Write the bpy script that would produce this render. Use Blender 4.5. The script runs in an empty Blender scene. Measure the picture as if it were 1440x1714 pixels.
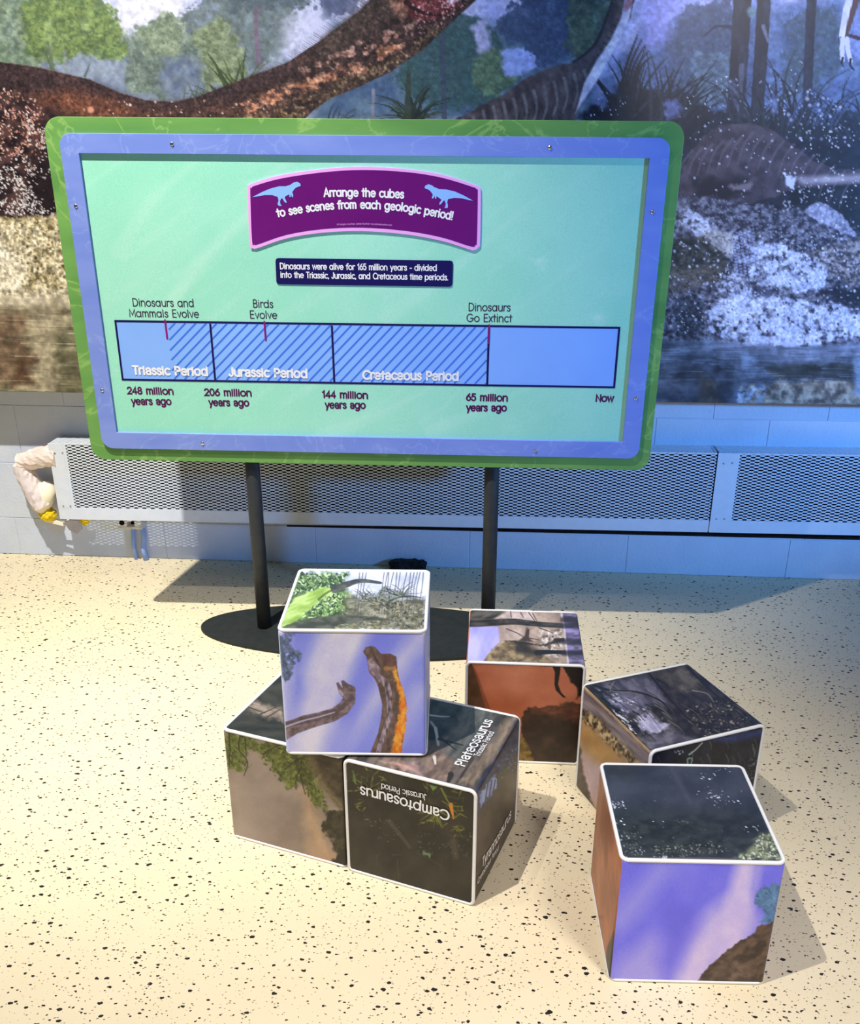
import bpy, bmesh, math, random
import numpy as np
from mathutils import Matrix, Vector

C = bpy.context.scene.collection
SC = bpy.context.scene

# ------------------------------------------------------------------ camera
PX_F, PX_CX, PX_CY = 1613.21, 720.0, 942.84
CAM_O = np.array([0.0, 0.0, 1.5289])
CAM_R = np.array([0.99715, 0.07541, 0.00081])
CAM_U = np.array([-0.03101, 0.40000, 0.91599])
CAM_F = np.cross(CAM_U, CAM_R); CAM_F /= np.linalg.norm(CAM_F)
CAM_R /= np.linalg.norm(CAM_R); CAM_U = np.cross(CAM_R, CAM_F)
cam_data = bpy.data.cameras.new('camera')
cam = bpy.data.objects.new('camera', cam_data); C.objects.link(cam)
cam.matrix_world = Matrix([[CAM_R[i], CAM_U[i], -CAM_F[i], CAM_O[i]] for i in range(3)] + [[0, 0, 0, 1]])
cam_data.sensor_fit = 'HORIZONTAL'; cam_data.sensor_width = 36.0
cam_data.lens = PX_F / 1440 * 36
cam_data.shift_y = (PX_CY - 857) / 1440
cam_data.clip_start = .05
SC.camera = cam

# ------------------------------------------------------------------ world, lights, exposure
world = bpy.data.worlds.new('world'); SC.world = world; world.use_nodes = True
bg = world.node_tree.nodes['Background']
bg.inputs[0].default_value = (.60, .72, 1.0, 1); bg.inputs[1].default_value = .11
vs = SC.view_settings
vs.view_transform = 'Standard'; vs.look = 'None'; vs.gamma = 1; vs.exposure = 0.0; vs.use_curve_mapping = False

def spot(name, loc, target, energy, color, size, blend, radius):
    d = bpy.data.lights.new(name, 'SPOT'); o = bpy.data.objects.new(name, d); C.objects.link(o)
    o.location = loc
    o.rotation_euler = (Vector(target) - Vector(loc)).to_track_quat('-Z', 'Y').to_euler()
    d.energy = energy; d.color = color; d.spot_size = math.radians(size); d.spot_blend = blend; d.shadow_soft_size = radius
    return o
spot('ceiling_spot_near_sign', (-1.47, 1.45, 4.2), (-1.25, 3.1, .9), 1010, (1.0, .96, .88), 63, 1.0, .03)
spot('ceiling_spot_over_floor', (-1.35, .55, 4.3), (-.85, 1.15, 0.0), 820, (1.0, .96, .92), 58, 1.0, .02)
spot('blue_wash', (3.2, .9, 1.5), (1.0, 3.4, 1.3), 600, (.11, .38, 1.0), 58, .8, .10)
spot('room_light', (1.35, -.1, 2.75), (.75, 1.0, .1), 300, (1.0, .96, .94), 58, 1.0, .35)
spot('mural_wash', (1.0, .5, 2.7), (1.2, 3.32, 1.76), 240, (1.0, .93, .93), 36, .4, .05)

# ------------------------------------------------------------------ picture coordinates -> points
def ray(u, v): return CAM_F * PX_F + CAM_R * (u - PX_CX) - CAM_U * (v - PX_CY)
def at_y(u, v, Y):
    d = ray(u, v); return CAM_O + d * (Y - CAM_O[1]) / d[1]
def at_z(u, v, Z):
    d = ray(u, v); return CAM_O + d * (Z - CAM_O[2]) / d[2]
def pj(P):
    d = P - CAM_O; z = d @ CAM_F
    return PX_CX + PX_F * (d @ CAM_R) / z, PX_CY - PX_F * (d @ CAM_U) / z

# ------------------------------------------------------------------ materials
def lin(c):
    c = np.asarray(c, float) / 255.0
    return np.where(c <= .04045, c / 12.92, ((c + .055) / 1.055) ** 2.4)
def L(*c): return tuple(lin(c)) + (1,)
MATS = {}
def mat(name, c1, c2=None, scale=20, rough=.6, metal=0, bump=0, bump_scale=60, spec=.2, stretch=(1, 1, 1), detail=4):
    if name in MATS: return MATS[name]
    m = bpy.data.materials.new(name); m.use_nodes = True; nt = m.node_tree; b = nt.nodes['Principled BSDF']
    b.inputs['Roughness'].default_value = rough; b.inputs['Metallic'].default_value = metal
    b.inputs['Specular IOR Level'].default_value = spec
    tc = nt.nodes.new('ShaderNodeTexCoord'); mp = nt.nodes.new('ShaderNodeMapping')
    mp.inputs['Scale'].default_value = stretch; nt.links.new(tc.outputs['Object'], mp.inputs[0])
    n = nt.nodes.new('ShaderNodeTexNoise'); n.inputs['Scale'].default_value = scale; n.inputs['Detail'].default_value = detail
    nt.links.new(mp.outputs[0], n.inputs['Vector'])
    r = nt.nodes.new('ShaderNodeValToRGB'); r.color_ramp.elements[0].position = .35; r.color_ramp.elements[1].position = .68
    r.color_ramp.elements[0].color = c1; r.color_ramp.elements[1].color = c2 or c1
    nt.links.new(n.outputs[0], r.inputs[0]); nt.links.new(r.outputs[0], b.inputs['Base Color'])
    if bump:
        n2 = nt.nodes.new('ShaderNodeTexNoise'); n2.inputs['Scale'].default_value = bump_scale; n2.inputs['Detail'].default_value = 3
        nt.links.new(tc.outputs['Object'], n2.inputs['Vector'])
        bp = nt.nodes.new('ShaderNodeBump'); bp.inputs['Strength'].default_value = bump; bp.inputs['Distance'].default_value = .004
        nt.links.new(n2.outputs[0], bp.inputs['Height']); nt.links.new(bp.outputs[0], b.inputs['Normal'])
    MATS[name] = m
    return m
def print_mat(name, rough, spec, coat=0):
    m = bpy.data.materials.new(name); m.use_nodes = True; nt = m.node_tree; b = nt.nodes['Principled BSDF']
    a = nt.nodes.new('ShaderNodeAttribute'); a.attribute_name = 'ink'
    tc = nt.nodes.new('ShaderNodeTexCoord'); n = nt.nodes.new('ShaderNodeTexNoise')
    n.inputs['Scale'].default_value = 260; n.inputs['Detail'].default_value = 3; nt.links.new(tc.outputs['Object'], n.inputs['Vector'])
    mr = nt.nodes.new('ShaderNodeMapRange'); mr.inputs[3].default_value = .86; mr.inputs[4].default_value = 1.14
    nt.links.new(n.outputs[0], mr.inputs[0])
    mx = nt.nodes.new('ShaderNodeMix'); mx.data_type = 'RGBA'; mx.blend_type = 'MULTIPLY'; mx.inputs[0].default_value = 1
    nt.links.new(a.outputs['Color'], mx.inputs[6]); nt.links.new(mr.outputs[0], mx.inputs[7])
    nt.links.new(mx.outputs[2], b.inputs['Base Color'])
    b.inputs['Roughness'].default_value = rough; b.inputs['Specular IOR Level'].default_value = spec; b.inputs['Coat Weight'].default_value = coat
    return m

# ------------------------------------------------------------------ mesh helpers
def link_mesh(name, me, m=None, parent=None, origin=None, smooth=False):
    o = bpy.data.objects.new(name, me); C.objects.link(o)
    if m is not None: me.materials.append(m)
    if parent is not None: o.parent = parent
    if smooth: me.shade_smooth()
    return o
def world_origin(parent):
    v = np.zeros(3)
    while parent is not None:
        v += np.array(parent.location); parent = parent.parent
    return v
def mesh_obj(name, verts, faces, m=None, parent=None, smooth=False, loc=None):
    """verts in world coordinates"""
    verts = np.asarray(verts, float)
    org = world_origin(parent)
    if parent is None and loc is not None: org = np.asarray(loc, float)
    me = bpy.data.meshes.new(name); me.from_pydata((verts - org).tolist(), [], [tuple(int(i) for i in f) for f in faces]); me.update()
    o = link_mesh(name, me, m, parent, smooth=smooth)
    if parent is None and loc is not None: o.location = loc
    return o
def bm_obj(name, bm, m=None, parent=None, smooth=False, loc=None, flip=True):
    if flip: bmesh.ops.recalc_face_normals(bm, faces=bm.faces)
    org = Vector(world_origin(parent)) if parent is not None else Vector(loc or (0, 0, 0))
    bmesh.ops.translate(bm, verts=bm.verts, vec=-org)
    me = bpy.data.meshes.new(name); bm.to_mesh(me); bm.free()
    o = link_mesh(name, me, m, parent, smooth=smooth)
    if parent is None and loc is not None: o.location = loc
    return o
def thing(name, label, cat, loc, group=None):
    o = bpy.data.objects.new(name, None); C.objects.link(o); o.location = loc; o.empty_display_size = .1
    tag(o, label, cat, group); return o
def tag(o, label, cat, group=None):
    o['label'] = label; o['category'] = cat
    if group: o['group'] = group
    return o
def add_box(bm, x0, x1, y0, y1, z0, z1, bevel=0, M=None):
    r = bmesh.ops.create_cube(bm, size=1); vs_ = r['verts']
    for v in vs_:
        v.co = Vector(((x0 + x1) / 2 + v.co.x * (x1 - x0), (y0 + y1) / 2 + v.co.y * (y1 - y0), (z0 + z1) / 2 + v.co.z * (z1 - z0)))
    if bevel:
        es = list({e for v in vs_ for e in v.link_edges})
        rr = bmesh.ops.bevel(bm, geom=es, offset=bevel, segments=2, affect='EDGES', profile=.5)
        vs_ = list({v for f in rr['faces'] for v in f.verts} | {v for v in vs_ if v.is_valid})
    if M is not None:
        for v in vs_: v.co = M @ v.co
    return vs_
def add_tube(bm, pts, radii, n=16, cap=True, wob=0, seed=0):
    rnd = random.Random(seed)
    pts = [Vector(p) for p in pts]; rings = []
    if not hasattr(radii, '__len__'): radii = [radii] * len(pts)
    prev = None
    for i, p in enumerate(pts):
        t = (pts[min(i + 1, len(pts) - 1)] - pts[max(i - 1, 0)]).normalized()
        if prev is None:
            a = Vector((0, 0, 1)) if abs(t.z) < .9 else Vector((1, 0, 0)); nx = t.cross(a).normalized()
        else: nx = (prev - t * prev.dot(t)).normalized()
        prev = nx; ny = t.cross(nx)
        rings.append([bm.verts.new(p + (nx * math.cos(2 * math.pi * k / n) + ny * math.sin(2 * math.pi * k / n)) * radii[i] * (1 + wob * (rnd.random() - .5))) for k in range(n)])
    for a, b in zip(rings, rings[1:]):
        for k in range(n): bm.faces.new((a[k], a[(k + 1) % n], b[(k + 1) % n], b[k]))
    if cap: bm.faces.new(rings[0]); bm.faces.new(rings[-1][::-1])
def catmull(pts, n=8, closed=False):
    P = np.asarray(pts, float); out = []
    N = len(P)
    for i in range(N if closed else N - 1):
        if closed: p0, p1, p2, p3 = P[(i - 1) % N], P[i], P[(i + 1) % N], P[(i + 2) % N]
        else: p0, p1, p2, p3 = P[max(i - 1, 0)], P[i], P[i + 1], P[min(i + 2, N - 1)]
        for t in np.linspace(0, 1, n, endpoint=False):
            out.append(.5 * ((2 * p1) + (p2 - p0) * t + (2 * p0 - 5 * p1 + 4 * p2 - p3) * t * t + (3 * p1 - p0 - 3 * p2 + p3) * t ** 3))
    if not closed: out.append(P[-1])
    return np.array(out)

# ------------------------------------------------------------------ ink painter: prints as per-vertex ink on fine meshes
def hash2(ix, iy, seed):
    h = (ix.astype(np.int64) * 374761393 + iy.astype(np.int64) * 668265263 + seed * 974634211) & 0xFFFFFFFF
    h = ((h ^ (h >> 13)) * 1274126177) & 0xFFFFFFFF
    h = ((h ^ (h >> 15)) * 2246822519) & 0xFFFFFFFF
    return ((h ^ (h >> 16)) & 0xFFFFFF) / float(0xFFFFFF)
def vnoise(x, y, seed=0):
    ix = np.floor(x); iy = np.floor(y); fx = x - ix; fy = y - iy
    fx = fx * fx * (3 - 2 * fx); fy = fy * fy * (3 - 2 * fy)
    a = hash2(ix, iy, seed); b = hash2(ix + 1, iy, seed); c = hash2(ix, iy + 1, seed); d = hash2(ix + 1, iy + 1, seed)
    return (a + (b - a) * fx) * (1 - fy) + (c + (d - c) * fx) * fy
def fbm(x, y, octv=4, seed=0):
    s = 0; a = .5; t = 0
    for k in range(octv):
        s = s + a * vnoise(x * 2 ** k + 13.7 * k, y * 2 ** k + 7.1 * k, seed + k); t += a; a *= .55
    return s / t
def tx(c1, c2, sx=30, sy=None, octv=4, seed=0, lo=.3, hi=.7, ang=0, c3=None):
    """two (or three) tone noise colour"""
    sy = sy or sx; c1, c2 = np.array(c1) / 255., np.array(c2) / 255.
    ca, sa = math.cos(ang), math.sin(ang)
    def f(U, V):
        n = fbm((U * ca + V * sa) / sx, (-U * sa + V * ca) / sy, octv, seed)
        t = np.clip((n - lo) / (hi - lo), 0, 1)[..., None]
        if c3 is None: return c1 * (1 - t) + c2 * t
        k = np.array(c3) / 255.
        return np.where(t < .5, c1 * (1 - 2 * t) + c2 * 2 * t, c2 * (2 - 2 * t) + k * (2 * t - 1))
    return f
class Ink:
    def __init__(s, P, base):
        s.P = P; s.U, s.V = pj(P)
        s.c0, s.c1 = s.U.min(0), s.U.max(0); s.r0, s.r1 = s.V.min(1), s.V.max(1)
        s.cv0, s.cv1 = s.V.min(0), s.V.max(0); s.ru0, s.ru1 = s.U.min(1), s.U.max(1)
        s.C = np.zeros(P.shape); s.rnd = np.random.RandomState(7)
        s.all(base)
    def all(s, col): s.C[:] = col(s.U, s.V) if callable(col) else np.array(col) / 255.
    def sl(s, u0, u1, v0, v1):
        c = np.nonzero((s.c1 >= u0) & (s.c0 <= u1) & (s.cv1 >= v0) & (s.cv0 <= v1))[0]
        r = np.nonzero((s.r1 >= v0) & (s.r0 <= v1) & (s.ru1 >= u0) & (s.ru0 <= u1))[0]
        if len(c) == 0 or len(r) == 0: return None
        return (slice(r[0], r[-1] + 1), slice(c[0], c[-1] + 1))
    def blend(s, k, m, col):
        col = col(s.U[k], s.V[k]) if callable(col) else np.array(col) / 255.
        m = m[..., None]; s.C[k] = s.C[k] * (1 - m) + col * m
    def pmask(s, pts, soft=1.2, warp=None, seed=3):
        pts = np.asarray(pts, float); mg = soft + (warp[0] if warp else 0) + 1
        k = s.sl(pts[:, 0].min() - mg, pts[:, 0].max() + mg, pts[:, 1].min() - mg, pts[:, 1].max() + mg)
        if k is None: return None, None
        U, V = s.U[k], s.V[k]
        if warp:
            a, sc = warp
            U, V = U + a * 2 * (fbm(U / sc, V / sc, 4, seed) - .5) * 1.6, V + a * 2 * (fbm(U / sc + 31, V / sc + 17, 4, seed) - .5) * 1.6
        ins = np.zeros(U.shape, bool); d2 = np.full(U.shape, 1e9)
        N = len(pts)
        for i in range(N):
            x0, y0 = pts[i]; x1, y1 = pts[(i + 1) % N]
            if y0 != y1:
                ins ^= ((y0 > V) != (y1 > V)) & (U < (x1 - x0) * (V - y0) / (y1 - y0) + x0)
            dx, dy = x1 - x0, y1 - y0; q = dx * dx + dy * dy + 1e-9
            t = np.clip(((U - x0) * dx + (V - y0) * dy) / q, 0, 1)
            d2 = np.minimum(d2, (U - x0 - t * dx) ** 2 + (V - y0 - t * dy) ** 2)
        d = np.sqrt(d2); sd = np.where(ins, d, -d)
        return k, np.clip(.5 + sd / soft, 0, 1)
    def poly(s, pts, col, soft=1.2, warp=None, a=1, seed=3, smooth=False, nz=None):
        """nz=(scale, lo, hi, seed): the fill only shows where noise passes"""
        if smooth: pts = catmull(pts, 6, True)
        k, m = s.pmask(pts, soft, warp, seed)
        if k is None: return
        if nz is not None:
            sx, sy = (nz[0] if hasattr(nz[0], '__len__') else (nz[0], nz[0]))
            m = m * np.clip((fbm(s.U[k] / sx, s.V[k] / sy, 4, nz[3]) - nz[1]) / (nz[2] - nz[1]), 0, 1)
        s.blend(k, m * a, col)
    def grain(s, pts, scale, amp, soft=4, seed=90):
        k, m = s.pmask(pts, soft)
        if k is None: return
        n = fbm(s.U[k] / scale, s.V[k] / scale, 3, seed); s.C[k] = s.C[k] * (1 + (m * amp * (n - .5) * 2)[..., None])
    def line(s, pts, w0, w1, col, a=1, smooth=True, soft=1.0):
        pts = np.asarray(pts, float)
        if smooth and len(pts) > 2: pts = catmull(pts, 5)
        N = len(pts); w = np.linspace(w0, w1, N); mg = max(w0, w1) + 2
        k = s.sl(pts[:, 0].min() - mg, pts[:, 0].max() + mg, pts[:, 1].min() - mg, pts[:, 1].max() + mg)
        if k is None: return
        U, V = s.U[k], s.V[k]; best = np.full(U.shape, -1e9)
        for i in range(N - 1):
            x0, y0 = pts[i]; dx, dy = pts[i + 1] - pts[i]; q = dx * dx + dy * dy + 1e-9
            t = np.clip(((U - x0) * dx + (V - y0) * dy) / q, 0, 1)
            best = np.maximum(best, (w[i] * (1 - t) + w[i + 1] * t) / 2 - np.sqrt((U - x0 - t * dx) ** 2 + (V - y0 - t * dy) ** 2))
        s.blend(k, np.clip(best / soft + .5, 0, 1) * a, col)
    def dab(s, u, v, rx, ry, col, ang=0, a=1, soft=.5):
        r = max(rx, ry) + 1; k = s.sl(u - r, u + r, v - r, v + r)
        if k is None: return
        x, y = s.U[k] - u, s.V[k] - v
        ca, sa = math.cos(ang), math.sin(ang)
        q = np.sqrt(((x * ca + y * sa) / rx) ** 2 + ((-x * sa + y * ca) / ry) ** 2)
        s.blend(k, np.clip((1 - q) / soft + .3, 0, 1) * a, col)
    def scatter(s, pts, n, r0, r1, cols, flat=1, ang=None, a=1, power=2, soft=.5, fade=None):
        """n dabs inside a polygon"""
        pts = np.asarray(pts, float); lo, hi = pts.min(0), pts.max(0); done = 0; tries = 0
        while done < n and tries < n * 8:
            tries += 1
            u, v = s.rnd.uniform(lo, hi)
            ins = False; N = len(pts)
            for i in range(N):
                x0, y0 = pts[i]; x1, y1 = pts[(i + 1) % N]
                if (y0 > v) != (y1 > v) and u < (x1 - x0) * (v - y0) / (y1 - y0) + x0: ins = not ins
            if not ins: continue
            if fade is not None and s.rnd.rand() > fade(u, v): continue
            done += 1
            r = r0 + (r1 - r0) * s.rnd.rand() ** power
            c = np.array(cols[s.rnd.randint(len(cols))], float) * s.rnd.uniform(.88, 1.1)
            s.dab(u, v, r, r * (flat if flat <= 1 else 1) * s.rnd.uniform(.6, 1), np.clip(c, 0, 255), s.rnd.uniform(0, 3.14) if ang is None else ang + s.rnd.uniform(-.3, .3), a, soft)
    def blades(s, u, v, n, l0, l1, a0, a1, w, cols, bend=.3, spread=0, al=1):
        """leaves fanning from a root; angles in degrees, 90 is up"""
        for i in range(n):
            t = math.radians(s.rnd.uniform(a0, a1)); l = s.rnd.uniform(l0, l1); x0 = u + s.rnd.uniform(-spread, spread)
            b = bend * (1 if math.cos(t) > 0 else -1) * s.rnd.uniform(.3, 1) * l
            p = [(x0, v), (x0 + math.cos(t) * l * .55, v - math.sin(t) * l * .6), (x0 + math.cos(t) * l + b * .4, v - math.sin(t) * l + abs(b) * .5)]
            s.line(p, w, .5, cols[s.rnd.randint(len(cols))], al)
def ink_mesh(name, P, ink, gain, m, parent=None, loc=None):
    ny, nx = P.shape[:2]; org = world_origin(parent) if parent is not None else np.asarray(loc or (0, 0, 0), float)
    me = bpy.data.meshes.new(name)
    idx = np.arange(ny * nx).reshape(ny, nx)
    q = np.stack([idx[:-1, :-1], idx[1:, :-1], idx[1:, 1:], idx[:-1, 1:]], -1).reshape(-1, 4)
    me.vertices.add(ny * nx); me.vertices.foreach_set('co', (P - org).astype(np.float32).ravel())
    me.loops.add(q.size); me.loops.foreach_set('vertex_index', q.ravel().astype(np.int32))
    me.polygons.add(len(q)); me.polygons.foreach_set('loop_start', (np.arange(len(q)) * 4).astype(np.int32))
    me.update(calc_edges=True)
    at = me.color_attributes.new('ink', 'FLOAT_COLOR', 'POINT')
    col = np.ones((ny * nx, 4), np.float32)
    col[:, :3] = np.clip(lin(np.clip(ink.C.reshape(-1, 3), 0, 1) * 255) * np.array(gain), 0, .92)
    at.data.foreach_set('color', col.ravel())
    o = link_mesh(name, me, m, parent, smooth=True)
    if parent is None and loc is not None: o.location = loc
    return o
def zc(ox, oy, s): return lambda pts: [(ox + x / s, oy + y / s) for x, y in pts]

# ================================================================== SETTING
YW = 3.4457
def floor_mat():
    m = bpy.data.materials.new('speckled_floor'); m.use_nodes = True; nt = m.node_tree; b = nt.nodes['Principled BSDF']
    N = nt.nodes.new; K = nt.links.new
    tc = N('ShaderNodeTexCoord')
    nz = N('ShaderNodeTexNoise'); nz.inputs['Scale'].default_value = 130; nz.inputs['Detail'].default_value = 2; K(tc.outputs['Object'], nz.inputs['Vector'])
    sub = N('ShaderNodeVectorMath'); sub.operation = 'SUBTRACT'; sub.inputs[1].default_value = (.5, .5, .5); K(nz.outputs['Color'], sub.inputs[0])
    sc = N('ShaderNodeVectorMath'); sc.operation = 'SCALE'; sc.inputs['Scale'].default_value = .0065; K(sub.outputs[0], sc.inputs[0])
    ad_ = N('ShaderNodeVectorMath'); K(tc.outputs['Object'], ad_.inputs[0]); K(sc.outputs[0], ad_.inputs[1])
    base = N('ShaderNodeTexNoise'); base.inputs['Scale'].default_value = 6; K(tc.outputs['Object'], base.inputs['Vector'])
    br = N('ShaderNodeValToRGB'); br.color_ramp.elements[0].color = (.70, .60, .40, 1); br.color_ramp.elements[1].color = (.76, .655, .445, 1)
    K(base.outputs[0], br.inputs[0]); col = br.outputs[0]
    big = N('ShaderNodeTexNoise'); big.inputs['Scale'].default_value = 3.2; K(tc.outputs['Object'], big.inputs['Vector'])
    for scale, rmax, prob, tone, rot in ((36, .16, .50, (.018, .014, .012, 1), .5), (62, .155, .36, (.05, .036, .028, 1), .9), (95, .17, .34, (.26, .19, .13, 1), .2), (24, .10, .3, (.013, .011, .010, 1), 1.2)):
        mp = N('ShaderNodeMapping'); mp.inputs['Scale'].default_value = (1, 1.45, 1); mp.inputs['Rotation'].default_value = (0, 0, rot); K(ad_.outputs[0], mp.inputs[0])
        v = N('ShaderNodeTexVoronoi'); v.voronoi_dimensions = '2D'; v.inputs['Scale'].default_value = scale; K(mp.outputs[0], v.inputs['Vector'])
        sep = N('ShaderNodeSeparateColor'); K(v.outputs['Color'], sep.inputs[0])
        rad = N('ShaderNodeMath'); rad.operation = 'MULTIPLY'; K(sep.outputs[0], rad.inputs[0]); K(sep.outputs[0], rad.inputs[1])
        rad2 = N('ShaderNodeMath'); rad2.operation = 'MULTIPLY_ADD'; rad2.inputs[1].default_value = rmax; rad2.inputs[2].default_value = .045; K(rad.outputs[0], rad2.inputs[0])
        lt = N('ShaderNodeMath'); lt.operation = 'LESS_THAN'; K(v.outputs['Distance'], lt.inputs[0]); K(rad2.outputs[0], lt.inputs[1])
        pa = N('ShaderNodeMath'); pa.operation = 'MULTIPLY_ADD'; pa.inputs[1].default_value = .7; pa.inputs[2].default_value = prob - .35; K(big.outputs[0], pa.inputs[0])
        pr = N('ShaderNodeMath'); pr.operation = 'LESS_THAN'; K(sep.outputs[1], pr.inputs[0]); K(pa.outputs[0], pr.inputs[1])
        mu = N('ShaderNodeMath'); mu.operation = 'MULTIPLY'; K(lt.outputs[0], mu.inputs[0]); K(pr.outputs[0], mu.inputs[1])
        mx = N('ShaderNodeMix'); mx.data_type = 'RGBA'; K(mu.outputs[0], mx.inputs[0]); K(col, mx.inputs[6]); mx.inputs[7].default_value = tone; col = mx.outputs[2]
    K(col, b.inputs['Base Color']); b.inputs['Roughness'].default_value = .5; b.inputs['Specular IOR Level'].default_value = .3
    return m
fl = mesh_obj('floor', [(-4, -2.5, 0), (4, -2.5, 0), (4, YW + .02, 0), (-4, YW + .02, 0), (-4, -2.5, -.1), (4, -2.5, -.1), (4, YW + .02, -.1), (-4, YW + .02, -.1)],
              [(0, 1, 2, 3), (7, 6, 5, 4), (0, 4, 5, 1), (1, 5, 6, 2), (2, 6, 7, 3), (3, 7, 4, 0)], floor_mat())
fl['kind'] = 'structure'
wall_paint = mat('painted_block', (.60, .66, .78, 1), (.65, .71, .82, 1), 9, .6, bump=.35, bump_scale=90)
bm = bmesh.new()
courses = [(0, .157, .603, .497), (.157, .386, .40, .35), (.386, .615, .40, .16), (.615, .843, .40, .36)] + [(.843 + .2 * k, 1.043 + .2 * k, .40, .1 * k) for k in range(12)]
for z0, z1, w, off in courses:
    k = math.floor((-4 - off) / w)
    while off + k * w < 4:
        x0, x1 = off + k * w, off + (k + 1) * w; g = .0022
        a = [bm.verts.new((x, YW + .003, z)) for x, z in ((x0, z0), (x1, z0), (x1, z1), (x0, z1))]
        b_ = [bm.verts.new((x, YW, z)) for x, z in ((x0 + g, z0 + g), (x1 - g, z0 + g), (x1 - g, z1 - g), (x0 + g, z1 - g))]
        bm.faces.new(b_)
        for i in range(4): bm.faces.new((a[i], a[(i + 1) % 4], b_[(i + 1) % 4], b_[i]))
        k += 1
add_box(bm, -4, 4, YW + .003, YW + .15, 0, 3.2)
wl = bm_obj('wall_back', bm, wall_paint, flip=False); wl['kind'] = 'structure'
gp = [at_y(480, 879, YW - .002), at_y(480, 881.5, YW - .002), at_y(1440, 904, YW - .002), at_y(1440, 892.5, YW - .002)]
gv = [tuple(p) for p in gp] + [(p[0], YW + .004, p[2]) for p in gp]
tr = mesh_obj('rail_shade_1', gv, [(0, 1, 2, 3), (7, 6, 5, 4), (0, 4, 5, 1), (1, 5, 6, 2), (2, 6, 7, 3), (3, 7, 4, 0)], mat('gap_shade', (.01, .01, .012, 1), (.02, .02, .024, 1), 60, .9)); tr['kind'] = 'structure'  # thin black strip whose colour paints the shaded gap under the radiator rail
def set_normals_out(o):
    b = bmesh.new(); b.from_mesh(o.data); bmesh.ops.recalc_face_normals(b, faces=b.faces); b.to_mesh(o.data); b.free()

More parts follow.
